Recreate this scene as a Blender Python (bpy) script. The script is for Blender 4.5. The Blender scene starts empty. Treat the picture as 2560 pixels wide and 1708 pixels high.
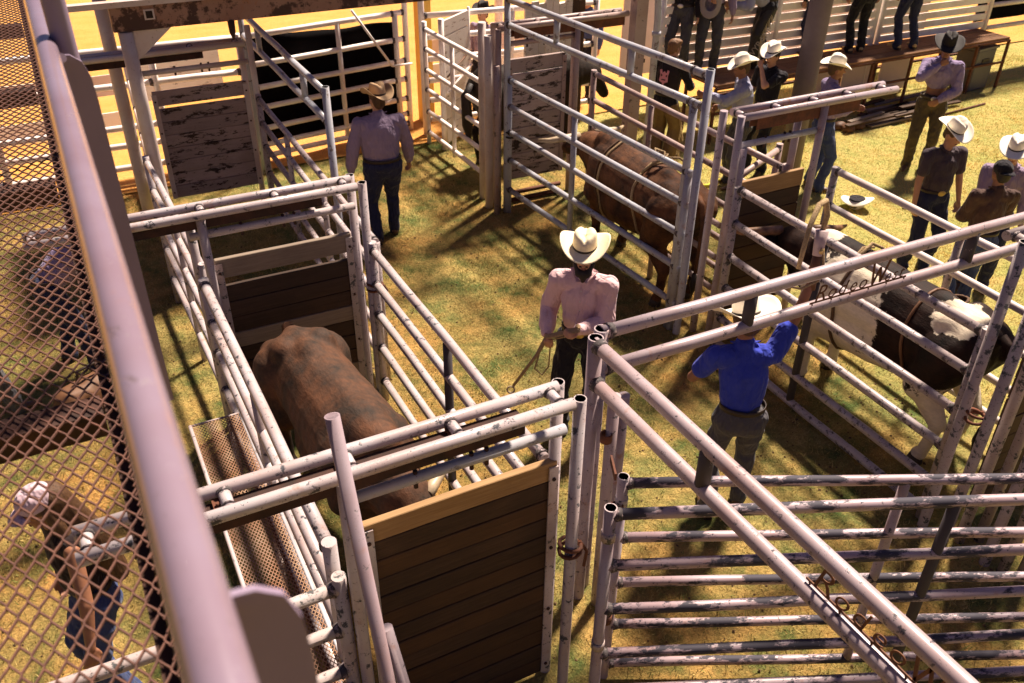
import bpy, math, random
import numpy as np
from mathutils import Vector, Matrix, noise as mnoise

random.seed(7)
rng = np.random.default_rng(7)
S = bpy.context.scene
COL = S.collection
V = Vector

# ------------------------------------------------------------------ camera, world, sun, exposure
cam_d = bpy.data.cameras.new('camera'); cam = bpy.data.objects.new('camera', cam_d); COL.objects.link(cam)
cam_d.sensor_width = 36.0; cam_d.lens = 31.06; cam_d.clip_start = 0.05; cam_d.clip_end = 500
_p, _r, _y = math.radians(33.3), math.radians(0.6), math.radians(27.6)
_Fh = V((math.sin(_y), math.cos(_y), 0)); _R = V((math.cos(_y), -math.sin(_y), 0)); _Z = V((0, 0, 1))
_F = _Fh * math.cos(_p) - _Z * math.sin(_p); _U = _Fh * math.sin(_p) + _Z * math.cos(_p)
_X = _R * math.cos(_r) + _U * math.sin(_r); _Yv = _U * math.cos(_r) - _R * math.sin(_r)
cam.matrix_world = Matrix(((_X.x, _Yv.x, -_F.x, 0), (_X.y, _Yv.y, -_F.y, 0), (_X.z, _Yv.z, -_F.z, 4.9), (0, 0, 0, 1)))
cam_d.dof.use_dof = True; cam_d.dof.focus_distance = 5.6; cam_d.dof.aperture_fstop = 4.0
S.camera = cam

SUN = V((0.60, 0.36, 1.0)).normalized()
elev = math.asin(SUN.z); azim = math.atan2(SUN.x, SUN.y)
world = bpy.data.worlds.new('World'); S.world = world; world.use_nodes = True
wn = world.node_tree; wn.nodes.clear()
sky = wn.nodes.new('ShaderNodeTexSky'); sky.sky_type = 'NISHITA'; sky.sun_disc = False
sky.sun_elevation = elev; sky.sun_rotation = azim
bg = wn.nodes.new('ShaderNodeBackground'); bg.inputs['Strength'].default_value = 0.024
tint = wn.nodes.new('ShaderNodeMix'); tint.data_type = 'RGBA'; tint.blend_type = 'MULTIPLY'; tint.inputs[0].default_value = 1.0
tint.inputs[7].default_value = (0.80, 0.66, 0.95, 1)
wo = wn.nodes.new('ShaderNodeOutputWorld')
wn.links.new(sky.outputs[0], tint.inputs[6]); wn.links.new(tint.outputs[2], bg.inputs[0]); wn.links.new(bg.outputs[0], wo.inputs[0])

sun_d = bpy.data.lights.new('floodlight_sun', 'SUN'); sun_d.energy = 5.0; sun_d.angle = math.radians(6.0); sun_d.color = (1.0, 0.85, 0.70)
sun = bpy.data.objects.new('floodlight_sun', sun_d); COL.objects.link(sun)
sun.rotation_euler = SUN.to_track_quat('Z', 'Y').to_euler()
S.view_settings.view_transform = 'Standard'; S.view_settings.look = 'None'
S.view_settings.exposure = 1.2; S.view_settings.gamma = 1.0; S.view_settings.use_curve_mapping = False

# ------------------------------------------------------------------ materials
MATS = {}
def nodes(name):
    m = bpy.data.materials.new(name); m.use_nodes = True
    nt = m.node_tree; b = nt.nodes['Principled BSDF']
    return m, nt, b
def N(nt, t, **kw):
    n = nt.nodes.new(t)
    for k, v in kw.items():
        if isinstance(k, str) and hasattr(n, k): setattr(n, k, v)
    return n
def noise_fac(nt, scale, detail=4, rough=0.6, lo=0.4, hi=0.6, vec=None, stretch=None, seed=0.0):
    pos = vec
    if pos is None:
        g = nt.nodes.new('ShaderNodeNewGeometry'); pos = g.outputs['Position']
    mp = nt.nodes.new('ShaderNodeMapping')
    if stretch: mp.inputs['Scale'].default_value = stretch
    mp.inputs['Location'].default_value = (seed, seed * 1.7, seed * 0.6)
    nt.links.new(pos, mp.inputs[0])
    n = nt.nodes.new('ShaderNodeTexNoise'); n.inputs['Scale'].default_value = scale; n.inputs['Detail'].default_value = detail; n.inputs['Roughness'].default_value = rough
    nt.links.new(mp.outputs[0], n.inputs['Vector'])
    r = nt.nodes.new('ShaderNodeMapRange'); r.inputs[1].default_value = lo; r.inputs[2].default_value = hi
    nt.links.new(n.outputs[0], r.inputs[0])
    return r.outputs[0]
def mix(nt, fac, a, b, typ='MIX'):
    m = nt.nodes.new('ShaderNodeMix'); m.data_type = 'RGBA'; m.blend_type = typ
    if isinstance(fac, (int, float)): m.inputs[0].default_value = fac
    else: nt.links.new(fac, m.inputs[0])
    for i, c in ((6, a), (7, b)):
        if isinstance(c, tuple): m.inputs[i].default_value = (*c, 1) if len(c) == 3 else c
        else: nt.links.new(c, m.inputs[i])
    return m.outputs[2]
def bump(nt, b, h, strength=0.3, dist=0.01):
    bn = nt.nodes.new('ShaderNodeBump'); bn.inputs['Strength'].default_value = strength; bn.inputs['Distance'].default_value = dist
    nt.links.new(h, bn.inputs['Height']); nt.links.new(bn.outputs[0], b.inputs['Normal'])

def paint(name, base, chip, amount=0.5, scale=14, rough=0.5, rust=0.25, seed=0.0, stretch=None):
    if name in MATS: return MATS[name]
    m, nt, b = nodes(name)
    lo = 0.685 - 0.20 * amount
    f1 = noise_fac(nt, scale, 6, 0.72, lo, lo + 0.05, seed=seed, stretch=stretch)
    f2 = noise_fac(nt, scale * 4.5, 4, 0.75, 0.655 - .06 * amount, 0.68 - .03 * amount, seed=seed + 3)
    d = noise_fac(nt, 2.6, 4, 0.6, 0.35, 0.75, seed=seed + 9)
    col = mix(nt, d, base, tuple(c * k for c, k in zip(base, (0.82, 0.68, 0.62))))
    fr = noise_fac(nt, 7, 5, 0.7, 0.60, 0.72, seed=seed + 5)
    rr = nt.nodes.new('ShaderNodeMath'); rr.operation = 'MULTIPLY'; nt.links.new(fr, rr.inputs[0]); rr.inputs[1].default_value = rust * 1.6
    col = mix(nt, rr.outputs[0], col, (0.30, 0.12, 0.05))
    mx = nt.nodes.new('ShaderNodeMath'); mx.operation = 'MAXIMUM'; nt.links.new(f1, mx.inputs[0]); nt.links.new(f2, mx.inputs[1])
    col = mix(nt, mx.outputs[0], col, chip)
    nt.links.new(col, b.inputs['Base Color'])
    ro = nt.nodes.new('ShaderNodeMapRange'); ro.inputs[3].default_value = rough; ro.inputs[4].default_value = 0.75
    nt.links.new(mx.outputs[0], ro.inputs[0]); nt.links.new(ro.outputs[0], b.inputs['Roughness'])
    inv = nt.nodes.new('ShaderNodeMath'); inv.operation = 'SUBTRACT'; inv.inputs[0].default_value = 1; nt.links.new(mx.outputs[0], inv.inputs[1])
    bump(nt, b, inv.outputs[0], 0.35, 0.002)
    MATS[name] = m; return m
def plain(name, c, rough=0.7, var=0.25, scale=30, metal=0.0, bmp=0.15, spec=0.4, stretch=None, c2=None):
    if name in MATS: return MATS[name]
    m, nt, b = nodes(name)
    f = noise_fac(nt, scale, 5, 0.65, 0.3, 0.7, stretch=stretch)
    nt.links.new(mix(nt, f, c, c2 or tuple(x * (1 - var) for x in c)), b.inputs['Base Color'])
    b.inputs['Roughness'].default_value = rough; b.inputs['Metallic'].default_value = metal
    b.inputs['Specular IOR Level'].default_value = spec
    if bmp: bump(nt, b, f, bmp, 0.004)
    MATS[name] = m; return m
def cloth(name, c, var=0.22, rough=0.9, pattern=None, c2=None, sheen=0.1):
    if name in MATS: return MATS[name]
    m, nt, b = nodes(name)
    f = noise_fac(nt, 9, 5, 0.65, 0.3, 0.7)
    col = mix(nt, f, c, tuple(x * (1 - var) for x in c))
    if pattern:
        tc = nt.nodes.new('ShaderNodeTexCoord')
        w = nt.nodes.new('ShaderNodeTexWave'); w.inputs['Scale'].default_value = pattern; w.bands_direction = 'X'
        w2 = nt.nodes.new('ShaderNodeTexWave'); w2.inputs['Scale'].default_value = pattern; w2.bands_direction = 'Z'
        nt.links.new(tc.outputs['Object'], w.inputs[0]); nt.links.new(tc.outputs['Object'], w2.inputs[0])
        mm = nt.nodes.new('ShaderNodeMath'); mm.operation = 'MULTIPLY_ADD'; nt.links.new(w.outputs[1], mm.inputs[0]); mm.inputs[1].default_value = 0.35
        m2 = nt.nodes.new('ShaderNodeMath'); m2.operation = 'MULTIPLY'; nt.links.new(w2.outputs[1], m2.inputs[0]); m2.inputs[1].default_value = 0.35
        nt.links.new(m2.outputs[0], mm.inputs[2])
        col = mix(nt, mm.outputs[0], col, c2 or tuple(x * .5 for x in c))
    nt.links.new(col, b.inputs['Base Color'])
    b.inputs['Roughness'].default_value = rough; b.inputs['Specular IOR Level'].default_value = 0.2
    b.inputs['Sheen Weight'].default_value = sheen
    tcw = nt.nodes.new('ShaderNodeTexCoord').outputs['Object']
    f3 = noise_fac(nt, 6.5, 3, 0.55, 0.2, 0.8, vec=tcw, stretch=(1, 1, .45))
    ab = nt.nodes.new('ShaderNodeMath'); ab.operation = 'PINGPONG'; nt.links.new(f3, ab.inputs[0]); ab.inputs[1].default_value = 0.23
    bump(nt, b, ab.outputs[0], 0.85, 0.07)
    MATS[name] = m; return m
def wood(name, c1, c2, axis='X', scale=3.0, dirt=0.0, dirtcol=(0.03, 0.02, 0.015), rough=0.75, peel=None, peel_amt=0.5):
    if name in MATS: return MATS[name]
    m, nt, b = nodes(name)
    st = (1.2, 22, 22) if axis == 'X' else (22, 1.2, 22)
    f = noise_fac(nt, scale, 6, 0.7, 0.3, 0.7, stretch=st)
    oi = nt.nodes.new('ShaderNodeObjectInfo')
    rnd = nt.nodes.new('ShaderNodeMapRange'); rnd.inputs[3].default_value = 0.78; rnd.inputs[4].default_value = 1.1
    nt.links.new(oi.outputs['Random'], rnd.inputs[0])
    col = mix(nt, f, c1, c2)
    hsv = nt.nodes.new('ShaderNodeHueSaturation'); nt.links.new(rnd.outputs[0], hsv.inputs['Value']); nt.links.new(col, hsv.inputs['Color'])
    col = hsv.outputs[0]
    if peel:
        p = noise_fac(nt, 7, 7, 0.75, 0.60 - .2 * peel_amt, 0.63 - .2 * peel_amt, stretch=(0.5, 0.5, 1.6), seed=4)
        col = mix(nt, p, col, peel)
    if dirt:
        g = noise_fac(nt, 2.2, 5, 0.6, 0.3, 0.75, seed=11)
        gm = nt.nodes.new('ShaderNodeMath'); gm.operation = 'MULTIPLY'; nt.links.new(g, gm.inputs[0]); gm.inputs[1].default_value = dirt
        col = mix(nt, gm.outputs[0], col, dirtcol)
    nt.links.new(col, b.inputs['Base Color']); b.inputs['Roughness'].default_value = rough; b.inputs['Specular IOR Level'].default_value = 0.25
    bump(nt, b, f, 0.3, 0.003)
    MATS[name] = m; return m

STEEL = (0.05, 0.05, 0.06)
P_front = paint('worn_paint_pink_white', (0.47, 0.42, 0.43), STEEL, 0.55, 14, 0.30, 0.35)
P_corner = paint('worn_paint_rose', (0.40, 0.33, 0.35), (0.06, 0.05, 0.06), 0.45, 18, 0.34, 0.4, 2)
P_gate = paint('worn_paint_dark_gate', (0.40, 0.31, 0.34), (0.035, 0.03, 0.045), 1.02, 6, 0.4, 0.3, 5, stretch=(.45, .7, 2.2))
P_bull = paint('worn_paint_bull_panel', (0.44, 0.385, 0.39), (0.09, 0.07, 0.07), 0.7, 18, 0.36, 0.35, 8)
P_post = paint('worn_paint_posts', (0.42, 0.36, 0.35), (0.06, 0.06, 0.06), 0.7, 14, 0.5, 0.3, 12)
P_far = paint('faded_white_paint_far', (0.60, 0.53, 0.50), (0.25, 0.18, 0.14), 0.2, 9, 0.5, 0.2, 15)
P_arena = paint('white_paint_arena', (0.96, 0.91, 0.86), (0.5, 0.4, 0.32), 0.12, 9, 0.5, 0.12, 18)
P_galv = paint('weathered_galvanized', (0.40, 0.42, 0.47), (0.16, 0.12, 0.11), 0.5, 8, 0.42, 0.35, 21)
P_brown = paint('brown_worn_rails', (0.36, 0.27, 0.25), (0.10, 0.07, 0.06), 0.5, 9, 0.5, 0.5, 23)
P_rustpipe = paint('galvanized_pipe_lilac', (0.33, 0.26, 0.29), (0.14, 0.11, 0.12), 0.35, 30, 0.35, 0.2, 27)
P_hand = paint('handrail_paint', (0.22, 0.17, 0.22), (0.13, 0.09, 0.11), 0.25, 20, 0.2, 0.15, 31)
P_plate = plain('shaded_plate_paint', (0.24, 0.18, 0.26), 0.55, 0.12, 6, bmp=0.05)
P_weld = paint('chipped_weld_metal', (0.30, 0.24, 0.25), (0.05, 0.04, 0.04), 1.3, 40, 0.5, 0.8, 44)
P_stub = paint('dark_bare_stub_pipe', (0.40, 0.34, 0.34), (0.05, 0.04, 0.045), 1.9, 7, 0.5, 0.4, 41)
M_rust = plain('rusty_steel', (0.17, 0.055, 0.025), 0.85, 0.0, 11, c2=(0.06, 0.025, 0.015))
M_rustdk = plain('dark_rusty_steel', (0.07, 0.028, 0.018), 0.9, 0.0, 8, c2=(0.02, 0.012, 0.01))
M_mesh = plain('rusted_expanded_metal', (0.15, 0.062, 0.04), 0.75, 0.0, 26, c2=(0.07, 0.03, 0.022))
M_mesh2 = plain('rusted_catwalk_metal', (0.50, 0.34, 0.22), 0.6, 0.0, 4, c2=(0.26, 0.09, 0.03))
M_sign = plain('rusted_sign_steel', (0.20, 0.085, 0.035), 0.8, 0.0, 25, c2=(0.08, 0.03, 0.018))
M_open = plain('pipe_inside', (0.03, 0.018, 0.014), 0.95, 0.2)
M_beam = paint('peeling_beam_paint', (0.30, 0.17, 0.12), (0.055, 0.022, 0.014), 0.95, 3, 0.7, 0.9, 33)
W_new = wood('new_pine_plank', (0.38, 0.235, 0.11), (0.25, 0.14, 0.06))
W_dark = wood('dirty_old_planks', (0.10, 0.055, 0.034), (0.05, 0.027, 0.016), dirt=0.75)
W_mid = wood('brown_planks', (0.11, 0.055, 0.026), (0.07, 0.034, 0.017), dirt=0.5)
W_grey = wood('weathered_grey_plank', (0.34, 0.27, 0.20), (0.22, 0.16, 0.12), dirt=0.3)
W_white = wood('peeling_white_planks', (0.52, 0.40, 0.36), (0.42, 0.31, 0.28), peel=(0.05, 0.032, 0.026), peel_amt=0.32, dirt=0.35)
W_whitebright = wood('white_planks_arena', (0.88, 0.80, 0.70), (0.78, 0.68, 0.58), peel=(0.35, 0.26, 0.2), peel_amt=0.1)
W_yellow = wood('yellow_post_wood', (0.80, 0.52, 0.12), (0.7, 0.42, 0.08))
M_tarp = plain('black_tarp', (0.004, 0.003, 0.004), 0.8, 0.3, 4, bmp=0.3, spec=0.05)
M_banner = plain('pale_banner', (0.78, 0.60, 0.52), 0.7, 0.12, 3)
M_bannerw = plain('white_board', (0.95, 0.90, 0.84), 0.6, 0.08, 3)
M_skin = plain('skin', (0.50, 0.25, 0.15), 0.55, 0.15, 18, bmp=0.05)
M_skin2 = plain('tanned_skin', (0.30, 0.13, 0.07), 0.55, 0.15, 18, bmp=0.05)
M_lip = plain('lips', (0.25, 0.08, 0.06), 0.5, 0.1)
M_eye = plain('eye_white', (0.6, 0.55, 0.5), 0.3, 0.05, bmp=0)
M_pupil = plain('pupil', (0.02, 0.015, 0.01), 0.2, 0.05, bmp=0)
M_straw = plain('straw_hat', (0.85, 0.72, 0.48), 0.7, 0.10, 60, bmp=0.3)
M_felt = plain('cream_felt_hat', (0.90, 0.82, 0.68), 0.8, 0.08, 20)
M_tanhat = plain('tan_felt_hat', (0.50, 0.33, 0.18), 0.85, 0.15, 12)
M_blackhat = plain('black_felt_hat', (0.02, 0.014, 0.012), 0.8, 0.2, 12)
M_band = plain('dark_hat_band', (0.03, 0.018, 0.012), 0.6, 0.1)
M_hairb = plain('brown_hair', (0.12, 0.055, 0.02), 0.6, 0.0, 40, stretch=(3, 3, .4), c2=(0.04, 0.018, 0.008), bmp=0.6)
M_hairl = plain('light_brown_hair', (0.30, 0.15, 0.06), 0.6, 0.0, 40, stretch=(3, 3, .4), c2=(0.10, 0.04, 0.015), bmp=0.6)
M_haird = plain('dark_hair', (0.018, 0.01, 0.008), 0.6, 0.3, 40, bmp=0.6)
M_boot = plain('brown_boot_leather', (0.12, 0.06, 0.03), 0.5, 0.3, 14)
M_boottan = plain('tan_boot_leather', (0.62, 0.42, 0.18), 0.6, 0.2, 14)
M_belt = plain('dark_belt_leather', (0.035, 0.02, 0.014), 0.5, 0.2)
M_brass = plain('brass_buckle', (0.55, 0.38, 0.14), 0.35, 0.1, metal=0.7, bmp=0)
M_silver = plain('silver_buckle', (0.7, 0.65, 0.6), 0.3, 0.1, metal=0.8, bmp=0)
M_rope = plain('twisted_rope', (0.48, 0.34, 0.18), 0.9, 0.0, 90, c2=(0.22, 0.14, 0.07), bmp=0.8)
M_ropedk = plain('dark_braided_rope', (0.16, 0.09, 0.045), 0.9, 0.0, 90, c2=(0.06, 0.03, 0.02), bmp=0.8)
M_leather = plain('brown_leather_strap', (0.16, 0.07, 0.03), 0.6, 0.25, 15)
M_hoof = plain('dark_hoof', (0.05, 0.035, 0.025), 0.6, 0.3)
M_horn = plain('pale_horn', (0.52, 0.42, 0.28), 0.45, 0.0, 12, c2=(0.3, 0.2, 0.12))
M_horndk = plain('brown_horn', (0.32, 0.16, 0.08), 0.45, 0.0, 12, c2=(0.08, 0.04, 0.02))

# ------------------------------------------------------------------ object helpers
def link(name, me, mat=None, parent=None, loc=None):
    if isinstance(mat, (list, tuple)):
        for x in mat: me.materials.append(x)
    elif mat is not None: me.materials.append(mat)
    o = bpy.data.objects.new(name, me); COL.objects.link(o)
    if parent is not None: o.parent = parent
    if loc is not None: o.location = loc
    return o
def thing(name, label, cat, loc=(0, 0, 0), rz=0.0, group=None):
    o = bpy.data.objects.new(name, None); COL.objects.link(o); o.empty_display_size = 0.1
    o.location = loc; o.rotation_euler = (0, 0, rz); o['label'] = label; o['category'] = cat
    if group: o['group'] = group
    return o
def tag(o, label, cat, group=None):
    o['label'] = label; o['category'] = cat
    if group: o['group'] = group
    return o
class MB:
    def __init__(s): s.v = []; s.f = []; s.sm = []
    def add(s, vs, fs, smooth=False):
        n = len(s.v); s.v += [tuple(x) for x in vs]; s.f += [tuple(i + n for i in f) for f in fs]; s.sm += [smooth] * len(fs); return s
    def box(s, a, b, rot=None, c=None):
        x0, y0, z0 = a; x1, y1, z1 = b
        vs = [V((x, y, z)) for z in (z0, z1) for y in (y0, y1) for x in (x0, x1)]
        if rot is not None:
            c = V(c) if c is not None else V(((x0 + x1) / 2, (y0 + y1) / 2, (z0 + z1) / 2))
            vs = [rot @ (v - c) + c for v in vs]
        return s.add(vs, [(0, 2, 3, 1), (4, 5, 7, 6), (0, 1, 5, 4), (2, 6, 7, 3), (0, 4, 6, 2), (1, 3, 7, 5)])
    def bar(s, p0, p1, w, h, up=(0, 0, 1)):
        p0, p1 = V(p0), V(p1); d = (p1 - p0).normalized(); u = V(up)
        if abs(d.dot(u)) > .98: u = V((0, 1, 0))
        a = d.cross(u).normalized() * (w / 2); b = a.cross(d).normalized() * (h / 2)
        vs = [p + sa * a + sb * b for p in (p0, p1) for sb in (-1, 1) for sa in (-1, 1)]
        return s.add(vs, [(0, 2, 3, 1), (4, 5, 7, 6), (0, 1, 5, 4), (2, 6, 7, 3), (0, 4, 6, 2), (1, 3, 7, 5)])
    def tube(s, pts, rad, seg=12, cap=True, squash=None):
        pts = [V(p) for p in pts]; n = len(pts)
        if not isinstance(rad, (list, tuple)): rad = [rad] * n
        d0 = (pts[1] - pts[0]).normalized(); u = V((0, 0, 1))
        if abs(d0.dot(u)) > .95: u = V((0, 1, 0))
        a = d0.cross(u).normalized(); vs = []
        for i, p in enumerate(pts):
            d = (pts[min(i + 1, n - 1)] - pts[max(i - 1, 0)]).normalized()
            a = (a - d * a.dot(d)).normalized(); b = d.cross(a)
            for k in range(seg):
                t = 2 * math.pi * k / seg; vs.append(p + (a * math.cos(t) + b * math.sin(t)) * rad[i])
        fs = [(i * seg + k, i * seg + (k + 1) % seg, (i + 1) * seg + (k + 1) % seg, (i + 1) * seg + k) for i in range(n - 1) for k in range(seg)]
        s.add(vs, fs, True)
        if cap:
            base = len(s.v) - len(vs)
            s.f.append(tuple(base + k for k in range(seg))[::-1]); s.sm.append(False)
            s.f.append(tuple(base + (n - 1) * seg + k for k in range(seg))); s.sm.append(False)
        return s
    def mesh(s, name):
        me = bpy.data.meshes.new(name); me.from_pydata(s.v, [], s.f); me.update()
        me.polygons.foreach_set('use_smooth', s.sm); return me
    def build(s, name, mat=None, parent=None, loc=None): return link(name, s.mesh(name), mat, parent, loc)

def pipe(name, p0, p1, r, mat, parent=None, open_end=False, seg=14, jit=0.0):
    """a straight pipe, its origin at the parent's frame; an open end shows the hollow"""
    p0, p1 = V(p0), V(p1); m = MB(); d = (p1 - p0)
    if open_end:
        L = d.length; dn = d / L
        m.tube([p0, p1], r, seg, cap=False)
        a = p1; ins = r * 0.84
        m.tube([p1, p1 - dn * 0.12], ins, seg, cap=False)
        n = len(m.v); base_o = seg; base_i = 2 * seg
        for k in range(seg):
            m.f.append((seg + k, seg + (k + 1) % seg, 2 * seg + (k + 1) % seg, 2 * seg + k)); m.sm.append(False)
        m.f.append(tuple(3 * seg + k for k in range(seg))); m.sm.append(False)
        o = m.build(name, mat, parent)
        o.data.materials.append(M_open)
        for pl in o.data.polygons:
            if pl.index >= seg and pl.index < 2 * seg or pl.index == len(o.data.polygons) - 1: pl.material_index = 1
        return o
    n = max(2, int(d.length / 0.6) + 1)
    pts = [p0 + d * (i / (n - 1)) for i in range(n)]
    if jit:
        for i in range(1, n - 1): pts[i] = pts[i] + V((random.uniform(-jit, jit), random.uniform(-jit, jit), random.uniform(-jit, jit)))
    m.tube(pts, r, seg); return m.build(name, mat, parent)

def panel(label, A, B, zs, mat, r=0.034, posts=((0, 0, None, False), (1, 0, None, False)), stiff=(), zB=None, group=None, name='livestock_panel', weld=True, postmat=None, rp=None, cat='livestock panel', stiffmat=None):
    """a run of horizontal rails from A to B (x, y); posts: (t, z0, z1, open); stiff: (t, z0, z1)"""
    t = thing(name, label, cat, (A[0], A[1], 0), 0, group)
    A3 = V((0, 0, 0)); D = V((B[0] - A[0], B[1] - A[1], 0))
    zB = zB or zs
    for za, zb in zip(zs, zB):
        pipe('rail', A3 + V((0, 0, za)), D + V((0, 0, zb)), r, mat, t, jit=0.004)
    top = max(zs)
    for q in posts:
        tt, z0, z1, op = q; z1 = z1 if z1 is not None else top + 0.05
        p = D * tt
        pipe('post', p + V((0, 0, z0)), p + V((0, 0, z1)), rp or r * 1.08, postmat or mat, t, op)
    for tt, z0, z1 in stiff:
        p = D * tt; pipe('stiffener', p + V((0, 0, z0)), p + V((0, 0, z1)), r * 0.95, stiffmat or postmat or mat, t)
    if weld:
        w = MB(); dn = D.normalized()
        for za, zb in zip(zs, zB):
            for tt in [q[0] for q in posts]:
                p = D * tt + V((0, 0, za + (zb - za) * tt)); s = dn * (1 if tt < .5 else -1)
                w.tube([p + s * r * 0.9, p + s * r * 1.9], [r * 1.28, r * 1.06], 10)
        w.build('weld_beads', P_weld, t)
    return t

# ------------------------------------------------------------------ ground
def ground_material():
    m, nt, b = nodes('patchy_dry_grass_ground')
    big = noise_fac(nt, 0.55, 5, 0.6, 0.38, 0.62, seed=2)
    med = noise_fac(nt, 2.4, 6, 0.7, 0.38, 0.64, seed=7)
    fine = noise_fac(nt, 45, 6, 0.8, 0.25, 0.75)
    fin2 = noise_fac(nt, 160, 3, 0.8, 0.25, 0.75)
    g = mix(nt, med, (0.54, 0.42, 0.145), (0.10, 0.17, 0.05))
    d = mix(nt, med, (0.62, 0.33, 0.10), (0.19, 0.17, 0.05))
    c = mix(nt, big, g, d)
    # the lawn outside the pens is drier and paler, the pens are trodden and greener; part of the contrast paints in floodlight falloff
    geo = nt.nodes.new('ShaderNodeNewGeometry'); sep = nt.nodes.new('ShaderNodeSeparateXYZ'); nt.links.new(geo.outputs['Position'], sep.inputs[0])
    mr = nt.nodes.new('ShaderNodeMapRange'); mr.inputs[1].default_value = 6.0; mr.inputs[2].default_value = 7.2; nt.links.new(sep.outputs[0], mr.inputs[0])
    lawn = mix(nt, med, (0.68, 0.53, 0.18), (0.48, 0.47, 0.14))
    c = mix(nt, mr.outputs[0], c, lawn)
    k = mix(nt, fine, (0.34, 0.34, 0.34), (1.35, 1.35, 1.35)); c = mix(nt, 1.0, c, k, 'MULTIPLY')
    k2 = mix(nt, fin2, (0.75, 0.75, 0.75), (1.2, 1.2, 1.2)); c = mix(nt, 1.0, c, k2, 'MULTIPLY')
    nt.links.new(c, b.inputs['Base Color']); b.inputs['Roughness'].default_value = 1.0; b.inputs['Specular IOR Level'].default_value = 0.1
    tr = noise_fac(nt, 6.5, 4, 0.6, 0.3, 0.7, seed=5)          # trodden hollows and hoof prints
    hs = nt.nodes.new('ShaderNodeMath'); hs.operation = 'MULTIPLY_ADD'; nt.links.new(tr, hs.inputs[0]); hs.inputs[1].default_value = 2.2; nt.links.new(fine, hs.inputs[2])
    bump(nt, b, hs.outputs[0], 0.8, 0.03)
    return m
M_ground = ground_material()
def sheet(name, x0, y0, x1, y1, z, mat, n=60, amp=0.02):
    xs = np.linspace(x0, x1, n); ys = np.linspace(y0, y1, n); vs = []
    for y in ys:
        for x in xs:
            vs.append((x, y, z + amp * mnoise.noise(V((x * .8, y * .8, 0)))))
    fs = [(j * n + i, j * n + i + 1, (j + 1) * n + i + 1, (j + 1) * n + i) for j in range(n - 1) for i in range(n - 1)]
    me = bpy.data.meshes.new(name); me.from_pydata(vs, [], fs); me.polygons.foreach_set('use_smooth', [True] * len(fs))
    o = link(name, me, mat); o['kind'] = 'structure'; return o
gb = MB(); gb.add([(-90, -60, -0.03), (120, -60, -0.03), (120, 190, -0.03), (-90, 190, -0.03)], [(0, 1, 2, 3)])
far_ground = gb.build('ground', M_ground); far_ground['kind'] = 'structure'
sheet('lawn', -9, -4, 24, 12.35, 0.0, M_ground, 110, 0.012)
def dirt_material():
    m, nt, b = nodes('orange_arena_dirt')
    a = noise_fac(nt, 0.9, 6, 0.65, 0.3, 0.7, stretch=(1, 2.4, 1)); f = noise_fac(nt, 22, 6, 0.75, 0.3, 0.75, stretch=(1, 1.8, 1))
    c = mix(nt, a, (0.98, 0.52, 0.16), (0.88, 0.42, 0.10)); c = mix(nt, 1.0, c, mix(nt, f, (0.72, 0.7, 0.68), (1.06, 1.06, 1.06)), 'MULTIPLY')
    nt.links.new(c, b.inputs['Base Color']); b.inputs['Roughness'].default_value = 1.0; b.inputs['Specular IOR Level'].default_value = 0.1
    bump(nt, b, f, 0.7, 0.04); return m
M_dirt = dirt_material()
sheet('arena_dirt', -30, 12.1, 60, 110, 0.02, M_dirt, 90, 0.03)

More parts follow.
